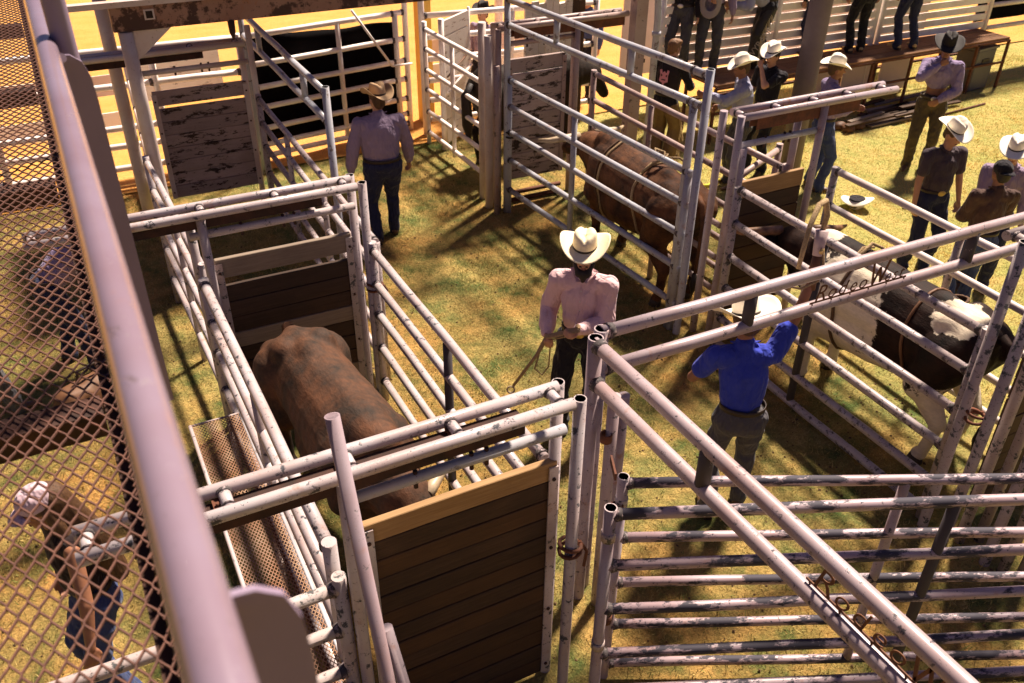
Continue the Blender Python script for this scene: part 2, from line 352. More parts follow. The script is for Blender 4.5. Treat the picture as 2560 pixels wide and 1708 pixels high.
def grass():
    """short blades, thinner where the ground is bare; one object nobody could count"""
    n = 420000
    x = rng.uniform(-3.2, 17.5, n); y = rng.uniform(0.6, 12.4, n)
    keep = (x < 1.18 * y + 7) & (x > -0.16 * y - 0.9)
    x, y = x[keep], y[keep]
    cl = np.sin(x * 2.1 + 1.3 * np.sin(y * 1.7)) * np.cos(y * 2.6 + np.sin(x * 2.9)) + 0.6 * np.sin(x * 6.3 + y * 4.9) * np.sin(y * 7.7 - x * 3.1)
    keep = rng.uniform(-1.3, 1.0, len(x)) < cl * 0.8 + 0.25
    x, y = x[keep], y[keep]; n = len(x)
    h = rng.uniform(0.015, 0.045, n) * np.where(rng.random(n) < .12, 1.7, 1.0); a = rng.uniform(0, 2 * math.pi, n); w = rng.uniform(0.002, 0.0042, n)
    lean = rng.uniform(0.3, 1.3, n) * h; la = rng.uniform(0, 2 * math.pi, n)
    dx, dy = np.cos(a) * w, np.sin(a) * w
    co = np.empty((n, 3, 3)); co[:, 0] = np.c_[x - dx, y - dy, np.zeros(n) - .004]; co[:, 1] = np.c_[x + dx, y + dy, np.zeros(n) - .004]
    co[:, 2] = np.c_[x + lean * np.cos(la), y + lean * np.sin(la), h]
    me = bpy.data.meshes.new('grass_blades'); me.vertices.add(3 * n); me.loops.add(3 * n); me.polygons.add(n)
    me.vertices.foreach_set('co', co.ravel()); me.loops.foreach_set('vertex_index', np.arange(3 * n, dtype=np.int32))
    me.polygons.foreach_set('loop_start', np.arange(0, 3 * n, 3, dtype=np.int32)); me.polygons.foreach_set('loop_total', np.full(n, 3, dtype=np.int32))
    me.update()
    m, nt, b = nodes('grass_blade')
    geo = nt.nodes.new('ShaderNodeNewGeometry')
    ra = nt.nodes.new('ShaderNodeValToRGB'); e = ra.color_ramp.elements
    e[0].position = 0; e[0].color = (0.50, 0.34, 0.12, 1); e[1].position = 1; e[1].color = (0.11, 0.18, 0.04, 1)
    for p, c in ((.35, (0.62, 0.46, 0.17, 1)), (.6, (0.34, 0.30, 0.09, 1)), (.8, (0.17, 0.23, 0.06, 1))):
        q = e.new(p); q.color = c
    at = nt.nodes.new('ShaderNodeAttribute'); at.attribute_name = 'rnd'
    med = noise_fac(nt, 1.9, 5, 0.7, 0.42, 0.62, seed=7)
    ad = nt.nodes.new('ShaderNodeMath'); ad.operation = 'MULTIPLY_ADD'; nt.links.new(med, ad.inputs[0]); ad.inputs[1].default_value = 0.55
    sb = nt.nodes.new('ShaderNodeMath'); sb.operation = 'MULTIPLY'; sb.inputs[1].default_value = 0.5; nt.links.new(at.outputs['Fac'], sb.inputs[0]); nt.links.new(sb.outputs[0], ad.inputs[2])
    nt.links.new(ad.outputs[0], ra.inputs[0])
    sep = nt.nodes.new('ShaderNodeSeparateXYZ'); nt.links.new(geo.outputs['Position'], sep.inputs[0])
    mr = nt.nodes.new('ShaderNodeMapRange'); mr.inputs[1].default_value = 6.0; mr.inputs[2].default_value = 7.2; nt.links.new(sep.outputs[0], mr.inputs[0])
    mlt = mix(nt, mr.outputs[0], (1.0, 1.0, 1.0), (1.55, 1.45, 1.25))  # lawn blades drier and paler, with floodlight falloff also painted into the tint
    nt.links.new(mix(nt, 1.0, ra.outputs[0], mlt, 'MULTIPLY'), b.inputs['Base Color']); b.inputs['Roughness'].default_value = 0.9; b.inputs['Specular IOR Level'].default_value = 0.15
    att = me.attributes.new('rnd', 'FLOAT', 'POINT'); att.data.foreach_set('value', np.repeat(rng.random(n), 3).astype(np.float32))
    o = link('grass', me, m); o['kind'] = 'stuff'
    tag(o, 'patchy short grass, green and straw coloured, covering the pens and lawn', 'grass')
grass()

# ------------------------------------------------------------------ alley frames and their sliding plank gates
def slide_frame(label, y, z, xa, xb, spacers, beam, low, posts, mat, r=0.034, dy=0.17, group='overhead frames of the sliding gates', beam_mat=None, postr=None):
    t = thing('gate_frame', label, 'gate frame', (xb, y, 0), 0, group)
    o = V((xb, y, 0))
    L = lambda x, yy, zz: V((x, yy, zz)) - o
    pipe('top_rail', L(xa, y, z), L(xb, y, z), r, mat, t, jit=.002)
    pipe('top_rail', L(xa, y + dy, z), L(xb, y + dy, z), r, mat, t, jit=.002)
    for x in spacers:
        pipe('spacer', L(x, y + r * .6, z), L(x, y + dy - r * .6, z), r * .85, mat, t)
        w = MB(); w.tube([L(x, y + r * .9, z), L(x, y + r * 1.3, z)], [r * 1.15, r * .95], 10); w.tube([L(x, y + dy - r * 1.3, z), L(x, y + dy - r * .9, z)], [r * .95, r * 1.15], 10); w.build('weld_beads', P_weld, t)
    if beam:
        b0, b1 = beam[:2]; zz = z - 0.035; m = MB(); ym = y + dy / 2; h = beam[2] if len(beam) > 2 else 0.085; wd = .05
        m.box(L(b0, ym - wd, zz - h), L(b1, ym - wd + .006, zz)); m.box(L(b0, ym + wd - .006, zz - h), L(b1, ym + wd, zz))
        m.box(L(b0, ym - wd + .0063, zz - .008), L(b1, ym + wd - .0063, zz - .001))
        m.build('track_channel', beam_mat or M_rustdk, t)
        hb = MB()
        for k in range(3):
            x = b0 + (b1 - b0) * (.2 + .3 * k)
            hb.box(L(x - .02, y + .03, zz), L(x + .02, y + dy - .03, zz + .02)); hb.tube([L(x, ym, zz), L(x, ym, zz + .035)], .009, 8)
        hb.build('track_hanger', M_rust, t)
    if low: pipe('lower_rail', L(low[0], y + .05, low[2]), L(low[1], y + .05, low[2]), r * .9, low[3] if len(low) > 3 else mat, t, jit=.003)
    if low:
        bm = MB()
        for k in (.3, .55, .62): bm.tube([L(low[0] + (low[1] - low[0]) * k, y + .05, low[2] - .06), L(low[0] + (low[1] - low[0]) * k, y + .05, low[2] + .045)], .012, 8)
        bm.build('bolt', M_rustdk, t)
    for px, py, pz, op in posts: pipe('post', L(px, py, -.02), L(px, py, pz), postr or r * 1.05, mat, t, op)
    return t
def plank_gate(label, x0, x1, y, rows, mat, top_mat=None, th=0.045, bars=True, barmat=None, group='plank sliding gates', bottom_rails=None, mats=None):
    """rows: (z_top, height) from the top down"""
    t = thing('sliding_gate', label, 'plank gate', (x0, y, 0), 0, group)
    for i, (zt, h) in enumerate(rows):
        m = MB(); j = random.uniform(-.004, .004); W = x1 - x0; nseg = 6
        vs = []; fs = []
        for k in range(nseg + 1):
            xx = W * k / nseg + (random.uniform(-.006, .006) if k in (0, nseg) else 0)
            dz = random.uniform(-.002, .002)
            vs += [(xx, -th / 2 + j, zt - h + dz), (xx, th / 2 + j, zt - h + dz), (xx, th / 2 + j, zt + dz), (xx, -th / 2 + j, zt + dz)]
        for k in range(nseg):
            a = 4 * k; b = a + 4
            for q in range(4): fs.append((a + q, a + (q + 1) % 4, b + (q + 1) % 4, b + q))
        fs.append((3, 2, 1, 0)); e = 4 * nseg; fs.append((e, e + 1, e + 2, e + 3)); fs = [f[::-1] for f in fs]
        m.add(vs, fs)
        o = m.build('plank', (top_mat if (i == 0 and top_mat) else (mats[i % len(mats)] if mats else mat)), t)
        bv = o.modifiers.new('b', 'BEVEL'); bv.width = .004; bv.segments = 1
    if bars:
        zt = rows[0][0] - .03; zb = rows[-1][0] - rows[-1][1]
        for xx in (.02, x1 - x0 - .02):
            m = MB(); m.box((xx - .028, -th / 2 - .014, zb), (xx + .028, -th / 2 - .0055, zt)); m.build('side_bar', barmat or P_front, t)
            m = MB()
            for k in range(4):
                z = zb + .08 + (zt - zb - .16) * k / 3; m.tube([(xx, -th / 2 - .022, z), (xx, -th / 2 - .012, z)], .011, 8)
            m.build('bolt_heads', M_rustdk, t)
    if bottom_rails:
        for z in bottom_rails: pipe('bottom_rail', (0, 0, z), (x1 - x0, 0, z), .03, M_rust, t)
    return t
def rows(top, h, bottom, gap=.006):
    out = []; z = top
    while z - h > bottom: out.append((z, h)); z -= h + gap
    return out

# near left alley
slide_frame('nearest double rail gate frame above the pine topped plank gate, open post ends', 2.92, 2.27, -.385, 1.87, (-.34, .21, .75, 1.27, 1.81), (-.19, 1.62), (.70, 1.86, 2.08, P_galv), ((1.908, 2.92, 2.29, True), (1.88, 3.09, 2.29, True), (.70, 2.95, 2.21, False)), P_front, r=.032, dy=.16)
plank_gate('nearest tall plank gate with a new yellow pine top board', .79, 1.87, 3.075, rows(1.80, .128, .06), W_dark, W_new, mats=[W_dark, W_dark, W_mid, W_dark, W_dark, W_mid, W_dark, W_mid, W_dark, W_mid, W_mid, W_dark, W_mid])
slide_frame('double rail gate frame over the middle of the left chute, behind the brown bull', 6.29, 2.1, -.47, 1.90, (-.42, .72, 1.28, 1.82), (0.0, 1.62), (.60, 1.88, 1.92), ((1.95, 6.31, 2.12, True), (1.91, 6.49, 2.12, True), (.70, 6.33, 2.07, False), (.63, 6.49, 2.07, False)), P_front)
plank_gate('dark plank gate with a gap under its top board, behind the brown bull', .75, 1.84, 6.42, [(1.66, .165)] + rows(1.42, .14, .1), W_dark, W_grey, mats=[W_grey, W_dark, W_dark, W_dark], barmat=P_post)
slide_frame('far gate frame of the left alley below the overhead beam', 10.85, 2.1, .2, 2.08, (.9, 1.48, 2.0), (.2, 1.6), (.9, 2.1, 1.88), ((2.14, 10.85, 2.3, False), (2.06, 11.02, 2.1, False), (.86, 10.85, 2.1, False)), P_far)
plank_gate('peeling white plank gate with a slot under its top board, far left alley', .96, 2.06, 11.0, [(1.63, .17)] + rows(1.42, .155, .16), W_white, barmat=P_far)

# right alley, three frames
slide_frame('gate frame beside the tall pillar over the far white plank gate', 9.45, 2.3, 4.72, 6.52, (4.8, 5.3, 5.9, 6.4), (4.95, 6.5, .11), (4.85, 5.78, 2.10), ((4.72, 9.45, 2.3, False), (4.80, 9.62, 2.3, False), (5.80, 9.45, 2.28, False), (5.86, 9.62, 2.28, False), (4.66, 9.38, 1.9, False)), P_brown, beam_mat=M_rust)
plank_gate('peeling white plank gate with a bright slot, at the head of the dark brown bull', 4.92, 5.72, 9.6, [(1.89, .16)] + rows(1.70, .165, .2), W_white, barmat=P_brown, bottom_rails=(.14, .04))
slide_frame('gate frame with ladder shaped top rails reaching over the lawn', 5.78, 2.3, 5.30, 7.16, (5.33, 5.75, 6.2, 6.62, 7.06), (5.5, 6.75, .12), (5.36, 6.28, 2.02, P_galv), ((5.27, 5.78, 2.32, False), (5.22, 5.96, 2.32, False), (5.37, 5.80, 2.0, False), (6.28, 5.80, 2.28, False), (6.15, 5.97, 2.28, False)), P_corner, beam_mat=M_rust)
plank_gate('brown plank gate standing in front of the black and white bull', 5.42, 6.22, 5.86, rows(1.64, .17, .1), W_mid, W_new, th=.04, bars=False, mats=[W_mid, W_dark])
slide_frame('gate frame at the bottom right corner behind the black and white bull', 2.86, 2.42, 5.10, 6.9, (5.15, 5.7, 6.3), (5.3, 6.7, .1), None, ((5.10, 2.90, 2.44, True), (5.12, 2.72, 2.3, True), (5.22, 2.66, 2.25, False), (5.36, 2.60, 2.2, False), (5.20, 2.42, 2.0, True), (5.24, 2.30, 2.0, False), (5.30, 2.20, 2.0, False), (6.25, 2.90, 2.4, False)), P_post, postr=.038)
plank_gate('dark plank gate behind the black and white bull at the right edge', 5.42, 6.2, 2.80, rows(1.70, .17, .1), W_dark, W_mid, bars=False)

# ------------------------------------------------------------------ pipe panels
panel('right side panel of the left chute between the two plank gates', (1.98, 6.28), (1.98, 3.36), (1.53, 1.22, .92, .58, .22), P_front, posts=((0, 0, 1.60, False), (1, 0, 1.5, False)), stiff=((.52, 0, 1.5),), stiffmat=P_stub, group='pipe panels along the alleys')
panel('left side panel of the left chute beside the catwalk', (.62, 6.18), (.645, 3.17), (1.60, 1.27, 1.0, .64, .3), P_front, posts=((0, 0, 1.64, False), (1, 0, 1.66, False)), stiff=((.5, 0, 1.57),), group='pipe panels along the alleys', r=.036)
panel('rails of the left alley wall running back to the big leg of the beam', (.60, 8.9), (.66, 6.42), (1.6, 1.3, 1.0, .65, .3), P_front, posts=((0, 0, None, False), (1, 0, None, False)), stiff=((.5, 0, 1.6),), group='pipe panels along the alleys', r=.03)
0 and panel('outer rails leaning beside the left alley wall near the big leg', (.50, 8.8), (.50, 5.75), (1.45, 1.1, .75), P_front, posts=((0, 0, None, False), (1, 0, 1.4, False)), group='pipe panels along the alleys', r=.028)
panel('rails between the two big legs of the far left alley', (.84, 12.2), (.72, 9.15), (1.75, 1.45, 1.1, .75, .4), P_arena, posts=((0, 0, None, False), (1, 0, None, False)), group='pipe panels along the alleys', r=.03)
panel('low cross panel with capped post left of the nearest plank gate', (.63, 2.99), (-2.4, 3.03), (1.52, 1.22, .9, .55, .2), P_post, posts=((0, 0, 1.6, False), (1, 0, None, False)), group='pipe panels along the alleys')
panel('tall pale blue double rails arching over the left alley beside the back man', (2.30, 12.0), (2.28, 8.28), (2.22, 1.92), P_galv, posts=((1, 0, 2.28, True), (0, 0, 2.4, False)), stiff=((.25, 1.92, 2.2), (.78, 1.92, 2.2)), group='pipe panels along the alleys', r=.036)
panel('scuffed pink panel between the far white gate and the pale blue rails', (2.14, 10.8), (2.10, 6.55), (1.45, 1.15, .85, .5, .2), P_bull, posts=((0, 0, None, False), (1, 0, 1.45, False)), stiff=((.3, 0, 1.4), (.62, 0, 1.4)), group='pipe panels along the alleys', r=.032)
# corner of the high overhead rails
tc = panel('high double rails with cut out lettering, running right from the corner posts', (2.47, 3.60), (7.2, 3.53), (2.12, 1.86), P_corner, r=.042, posts=((0, 0, 2.15, True),), stiff=((.235, 1.86, 2.12), (.66, 1.86, 2.12)), stiffmat=P_stub, zB=(2.12, 1.86), group='pipe panels along the alleys')
ta = panel('high double rails with cut out lettering, running towards the viewer from the corner posts', (2.38, 3.52), (2.40, -.6), (2.12, 1.86), P_corner, r=.042, posts=((0, 0, 2.16, True),), stiff=((.25, 1.86, 2.12),), stiffmat=P_stub, group='pipe panels along the alleys', rp=.046)
# posts clustered at that corner
for i, (x, y, z, r) in enumerate(((2.46, 3.40, 1.80, .038), (2.58, 3.47, 1.72, .036))):
    o = pipe('post', (0, 0, 0), (0, 0, z), r, P_corner); o.location = (x, y, 0)
    tag(o, ('short post tucked behind the tall open corner post' if i == 0 else 'short post standing right of the tall open corner post'), 'post')
# the two gates folded together in front
Pd = V((1.77, -.85)).normalized()
def gpt(o, s): return (o[0] + Pd.x * s, o[1] + Pd.y * s)
panel('rear one of the two dark scuffed gates folded together at bottom right', (2.19, 2.88), gpt((2.19, 2.88), 3.1), (1.65, 1.24, .87, .50, .13), P_gate, r=.030, posts=((0, 0, 1.70, True), (1, 0, 1.7, False)), stiff=((.5, .13, 1.65),), group='gates folded together', name='pipe_gate', postmat=P_corner, cat='pipe gate')
panel('front one of the two dark scuffed gates folded together at bottom right', (2.00, 2.71), (4.80, 1.47), (1.65, 1.27, .92, .53, .18), P_gate, r=.032, posts=((0, 0, 1.70, True), (1, 0, 1.7, False)), stiff=((.60, .18, 1.65),), stiffmat=P_stub, group='gates folded together', name='pipe_gate', postmat=P_corner, cat='pipe gate')
def chain_wrap(label, x, y, z, r, dx, dy):
    t = thing('hinge_clamp', label, 'hinge clamp', (x, y, z), 0, 'clamps joining the corner posts')
    for k, (ox, oy) in enumerate(((0, 0), (dx, dy))):
        m = MB(); n = 20; R = r * 1.12
        vs = []; fs = []
        for j in range(n):
            a = 2 * math.pi * j / n
            for rr, zz in ((R, -.03), (R, .03), (R - .006, .03), (R - .006, -.03)): vs.append((ox + rr * math.cos(a), oy + rr * math.sin(a), zz))
        for j in range(n):
            a = 4 * j; b = 4 * ((j + 1) % n)
            for q in range(4): fs.append((a + q, b + q, b + (q + 1) % 4, a + (q + 1) % 4))
        m.add(vs, fs, True); m.build('ring', M_rust if k else P_post, t)
    m = MB(); m.bar((dx * .35, dy * .35, 0), (dx * .65, dy * .65, 0), .012, .05); m.build('plate', M_rust, t)
chain_wrap('rusty clamp high on the open posts of the folded gates', 2.19, 2.88, 1.52, .033, .22, .50)
chain_wrap('rusty clamp joining the front folded gate to the corner post', 2.00, 2.71, 1.50, .035, .14, .14)
chain_wrap('lower clamp joining the front folded gate to the corner post', 2.00, 2.71, .62, .035, .14, .14)

panel('panel with a steel stiffener along the near side of the black and white bull', (5.22, 5.62), (5.17, 2.98), (1.70, 1.37, 1.03, .70, .36, .08), P_bull, r=.036, posts=((0, 0, 1.72, False), (1, 0, 1.74, False)), stiff=((.42, .08, 1.66),), stiffmat=P_stub, group='pipe panels along the alleys', postmat=P_post)
panel('panel along the lawn side of the black and white bull', (6.44, 5.66), (6.36, 2.95), (1.65, 1.29, .95, .6, .28), P_far, r=.034, posts=((0, 0, 1.68, False), (1, 0, None, False)), stiff=((.55, .28, 1.62),), group='pipe panels along the alleys', postmat=P_post)
panel('tall blue grey panel with double arch rails in front of the dark brown bull', (4.82, 9.36), (5.03, 6.05), (1.72, 1.40, 1.08, .72, .32), P_galv, r=.034, posts=((0, 0, 1.76, False), (.985, 0, 1.72, False)), stiff=((.42, .1, 1.7),), group='pipe panels along the alleys')
panel('blue grey arch rails high above the panel of the dark brown bull', (4.80, 9.38), (5.04, 6.0), (2.64, 2.36), P_galv, r=.036, posts=((0, 0, 2.66, False), (1, 0, 2.70, True), (.955, 0, 2.36, False)), stiff=((.3, 2.36, 2.64), (.68, 2.36, 2.64)), group='pipe panels along the alleys')
panel('brown worn panel on the far side of the dark brown bull', (6.10, 9.5), (6.12, 5.98), (1.60, 1.26, .9, .5, .15), P_brown, r=.034, posts=((0, 0, 1.64, False), (1, 0, None, False)), stiff=((.36, .1, 1.55),), group='pipe panels along the alleys')
panel('short side panel beyond the brown plank gate', (5.47, 7.1), (5.46, 6.05), (1.1, .75, .4), P_brown, posts=((0, 0, None, False),), group='pipe panels along the alleys', r=.03)
panel('short panel between the brown plank gate and the men by the pole', (5.62, 6.15), (6.62, 6.62), (1.50, 1.12, .75), P_brown, posts=((1, 0, 1.56, False),), group='pipe panels along the alleys', r=.033)
# swinging white gate and its posts in the middle distance
panel('open white gate swung back beside the lone walking man', (4.86, 12.1), (4.90, 10.15), (1.70, 1.42, 1.12, .83, .5, .18), P_arena, r=.033, posts=((0, 0, 1.8, False), (1, 0, 1.74, False)), stiff=((.47, .1, 1.68),), name='pipe_gate', cat='pipe gate')
for i, (x, y, z) in enumerate(((4.72, 9.90, 2.28), (4.80, 9.72, 2.3), (4.66, 9.6, 2.2))):
    o = pipe('post', (0, 0, 0), (0, 0, z), .05, P_far); o.location = (x, y, 0); tag(o, ('left', 'middle', 'nearest')[i] + ' post of the tight trio where the white gate ends', 'post')
# arena fence, tarp, boards
tf = panel('long white arena fence beyond the pens', (4.95, 12.42), (7.75, 12.1), (1.8, 1.49, 1.17, .85, .55, .25), P_arena, r=.042, posts=((0, 0, 2.4, False), (.5, 0, 1.82, False), (1, 0, 1.84, False)), group='white arena fences')
panel('white arena fence left of the black tarp', (-4.0, 12.55), (2.3, 12.35), (1.8, 1.35, .8, .55, .25), P_arena, r=.042, posts=((0, 0, None, False), (.5, 0, None, False), (.82, 0, None, False), (1, 0, None, False)), group='white arena fences')
tt = panel('white fence panel carrying the black tarp', (2.40, 12.35), (4.82, 12.75), (1.80, 1.42, 1.1, .82, .52, .28, .12), P_arena, r=.038, posts=((0, 0, 1.86, False), (.93, 0, 1.8, False), (1, 0, 2.45, False)), stiff=((.55, .1, 1.8),), group='white arena fences')
m = MB(); n = 26; vs = []; fs = []
for j in range(12):
    for i in range(n):
        u = i / (n - 1); v = j / 11; x = 2.44 + 2.22 * u; y = 12.40 + .368 * u + .05 + .03 * math.sin(u * 17 + v * 5) + .02 * math.sin(v * 9 + u * 6)
        vs.append((x, y, 1.76 - .10 * u - 1.47 * v + .012 * math.sin(u * 9)))
fs = [(j * n + i, j * n + i + 1, (j + 1) * n + i + 1, (j + 1) * n + i) for j in range(11) for i in range(n - 1)]
m.add(vs, fs, True); tp = m.build('tarp', M_tarp); sd = tp.modifiers.new('s', 'SOLIDIFY'); sd.thickness = .004
tag(tp, 'black tarp tied behind the rails of the white fence panel', 'tarp')
t = thing('brace_rod', 'thin diagonal rod leaning across the tarp panel', 'rod', (4.2, 12.45, 0))
pipe('rod', (-.25, .1, 1.95), (.28, .02, 1.12), .018, P_arena, t); pipe('rod_end', (.28, .02, 1.12), (.62, .1, 1.10), .016, P_arena, t)
def board(name, label, cat, x0, x1, y, z0, z1, mat, th=.02, group=None):
    m = MB(); nx = max(2, int((x1 - x0) / .4)); vs = []
    for i in range(nx + 1):
        x = x0 + (x1 - x0) * i / nx; w = .015 * math.sin(i * 1.7)
        vs += [(x - x0, w, z0), (x - x0, w + th, z0), (x - x0, w + th, z1), (x - x0, w, z1)]
    fs = []
    for i in range(nx):
        a = 4 * i; b = a + 4
        for q in range(4): fs.append((a + q, b + q, b + (q + 1) % 4, a + (q + 1) % 4))
    fs += [(0, 1, 2, 3), (4 * nx + 3, 4 * nx + 2, 4 * nx + 1, 4 * nx)]
    m.add(vs, fs); o = m.build(name, mat, None, (x0, y, 0)); return tag(o, label, cat, group)
board('banner', 'pale blank banner on the arena side, right of the white door', 'banner', 5.3, 7.4, 13.2, .95, 1.22, M_banner)
board('banner', 'bright white board strip below the pale banner on the arena side', 'banner', 5.3, 7.3, 13.2, .60, .84, M_bannerw)
board('banner', 'pale blank banner on the arena side behind the big left legs', 'banner', -4, .72, 13.3, .98, 1.26, M_banner)
board('banner', 'bright white board strip behind the big left legs', 'banner', -4, .68, 13.3, .50, .74, M_bannerw)
board('banner', 'pale boards behind the far plank gate of the left alley', 'banner', .85, 2.1, 12.9, .95, 1.6, W_whitebright)
# yellow wooden post, white plank door
m = MB(); m.box((-.10, -.10, 0), (.10, .10, 3.0)); o = m.build('yellow_post', W_yellow, None, (5.20, 13.0, 0)); tag(o, 'thick yellow wooden post behind the open white gate', 'post')
t = thing('plank_door', 'white plank door hinged open on the arena fence', 'plank door', (4.97, 11.75, 0), math.atan2(.5, .66))
for i, (zt, h) in enumerate([(1.86, .2), (1.64, .3), (1.33, .3), (.96, .3), (.65, .3), (.34, .26)]):
    m = MB(); m.box((.06, -.02, zt - h), (.78, .02, zt)); m.build('plank', W_whitebright, t)
pipe('post', (0, 0, 0), (0, 0, 1.9), .04, P_arena, t); pipe('post', (.82, 0, 0), (.82, 0, 1.9), .02, P_arena, t)
pipe('brace', (.05, -.05, .85), (.8, -.05, 1.08), .022, P_arena, t); pipe('brace', (.05, -.05, 1.08), (.8, -.05, 1.30), .012, M_leather, t)
# arena side tall post
o = pipe('tall_post', (0, 0, 0), (0, 0, 3.4), .07, P_arena); o.location = (6.9, 13.8, 0); tag(o, 'white tall post standing in the arena behind the fence', 'post')

# ------------------------------------------------------------------ overhead beam with legs, pillar, big pole
t = thing('overhead_walkway', 'rusty overhead walkway with peeling paint crossing the top of the view', 'walkway', (.68, 9.0, 0), 0)
m = MB(); m.box((-.10, -.045, 2.81), (4.35, .045, 3.02)); bm_o = m.build('edge_beam', M_beam, t)
m = MB(); m.box((-.48, -.075, 3.025), (4.35, .02, 3.075)); m.build('edge_strip', P_far, t)
m = MB(); m.box((.185, -.053, 2.895), (.275, -.046, 2.985)); o = m.build('socket_rim', P_far, t)
m = MB(); m.box((.20, -.056, 2.908), (.26, -.0535, 2.972)); m.build('socket', M_open, t)
m = MB(); m.box((.1, .75, 2.98), (4.35, 2.9, 3.02)); m.build('deck', M_beam, t)
for k in range(5):
    m = MB(); m.box((.3 + k * .95, .05, 2.86), (.36 + k * .95, 2.9, 2.975)); m.build('joist', M_rustdk, t)
m = MB(); m.box((-.1, 2.905, 2.81), (4.35, 2.98, 3.02)); m.build('edge_beam', M_rustdk, t)
pipe('leg', (0, 0, -.05), (.0, 0, 2.80), .066, P_far, t)
m = MB(); m.add([(.06, -.012, 2.80), (.40, -.012, 2.80), (.12, -.012, 2.58), (.06, -.012, 2.54), (.06, .012, 2.80), (.40, .012, 2.80), (.12, .012, 2.58), (.06, .012, 2.54)], [(3, 2, 1, 0), (4, 5, 6, 7), (0, 1, 5, 4), (1, 2, 6, 5), (2, 3, 7, 6), (3, 0, 4, 7)])
m.build('gusset_plate', P_far, t)
m = MB(); m.box((-.10, -.08, 0), (.1, .08, .012)); m.box((-.06, -.07, .012), (.06, .07, .12)); m.build('foot_plate', M_rustdk, t)
pipe('leg', (-.02, 2.4, -.05), (-.02, 2.4, 2.80), .075, P_far, t)
pipe('leg', (4.28, 2.38, 2.3), (4.28, 2.38, 2.80), .04, P_far, t)
m = MB(); m.tube([(.95, -.02, 2.82), (.95, -.02, 2.70), (.95, -.02, 2.62)], [.035, .03, .004], 10); m.build('bracket_peg', M_rustdk, t)
t = thing('pillar', 'square tall pillar with a flared gusset beside the curved pipe', 'pillar', (6.68, 9.45, 0))
m = MB(); m.box((-.085, -.07, 0), (.085, .07, 3.4)); o = m.build('shaft', P_brown, t)
m = MB(); m.add([(-.09, -.01, 2.42), (-.42, -.01, 2.95), (-.42, -.01, 3.2), (-.09, -.01, 3.2), (-.09, .01, 2.42), (-.42, .01, 2.95), (-.42, .01, 3.2), (-.09, .01, 3.2)], [(3, 2, 1, 0), (4, 5, 6, 7), (0, 1, 5, 4), (1, 2, 6, 5), (2, 3, 7, 6), (3, 0, 4, 7)]); m.build('gusset_plate', P_brown, t)
t = thing('curved_pipe', 'grey pipe post bent at the top beside the square pillar', 'pipe post', (7.05, 9.55, 0))
m = MB(); m.tube([(0, 0, 0), (0, 0, 2.15), (-.02, 0, 2.4), (-.12, .02, 2.65), (-.32, .05, 2.9)], .045, 12); m.build('pipe', P_galv, t)
m = MB(); m.tube([(0, 0, 1.95), (0, 0, 2.0)], .06, 12); m.build('collar', P_galv, t)
# rough planks behind the pillar
t = thing('plank_wall', 'weathered plank wall standing behind the square pillar', 'plank wall', (6.3, 11.75, 0), math.radians(8))
for k in range(9):
    m = MB(); m.box((k * .125, -.02, 0), (k * .125 + .117, .02, 1.95 + random.uniform(-.05, .05))); m.build('plank', W_whitebright if k < 7 else W_mid, t)
t = thing('timber_post', 'dark cracked timber post right of the square pillar', 'post', (6.96, 9.85, 0))
m = MB(); m.box((-.08, -.08, 0), (.08, .08, 2.5)); m.build('timber', W_mid, t)
m = MB(); m.box((-.1, -.09, 1.55), (.1, -.082, 1.6)); m.build('strap', M_rustdk, t)
# big round pole among the men
t = thing('big_pole', 'thick round grey light pole standing among the men', 'pole', (9.12, 8.86, 0))
m = MB(); m.tube([(0, 0, -.05), (.0, 0, 1.5), (.02, 0, 3), (.05, 0, 9)], [.152, .15, .148, .14], 28); m.build('shaft', plain('grey_lilac_pole', (0.17, 0.125, 0.13), 0.6, 0.2, 8, bmp=.1), t)
m = MB(); m.tube([(0, 0, 2.6), (0, 0, 2.64)], .162, 28); m.build('band', M_rust, t)

# ------------------------------------------------------------------ near walkway the view is taken from, with its handrail
t = thing('walkway', 'near walkway of rusted expanded metal with a pale blurred handrail', 'walkway', (0, 0, 3.3))
m = MB(); LW, SW, w, h = .084, .043, .0042, .006
x = -.075; i = 0
while x > -1.25:
    y = .1 + (LW / 2 if i % 2 else 0); 
    while y < 9.2:
        # one strand: flat bond, slope out, flat bond, slope back
        a = SW / 4; f = .0045
        pA, pB, pC, pD, pE = (x - a, y - f), (x - a, y + f), (x + a, y + LW / 2 - f), (x + a, y + LW / 2 + f), (x - a, y + LW - f)
        for q0, q1 in ((pA, pB), (pB, pC), (pC, pD), (pD, pE)):
            m.bar((q0[0], q0[1], .002 * (i % 2)), (q1[0], q1[1], .002 * ((i + 1) % 2)), w, h)
        y += LW
    x -= SW / 2; i += 1
o = m.build('expanded_metal_floor', M_mesh, t); o['kind'] = 'stuff'
m = MB(); m.box((-.072, -1, -.055), (-.064, 9.2, .006)); m.box((-.11, -1, -.055), (-.0725, 9.2, -.047)); m.build('edge_angle', M_rustdk, t)
m = MB()
for k in range(230): m.bar((-.078, .1 + k * .04, .004), (-.066, .115 + k * .04, .010), .004, .006)
m.build('cut_edge', M_mesh, t)
for y in (2.42, 4.27, 5.80, 7.45, 1.0):
    m = MB(); m.box((-1.25, y - .05, -.095), (-.115, y + .05, -.012)); m.build('joist', M_rustdk, t)
m = MB(); m.tube([(0, -1.2, .95), (0, .6, .95), (0, 2.0, .95), (0, 4.0, .95), (0, 6.2, .95)], .0285, 24); m.build('handrail', P_hand, t)
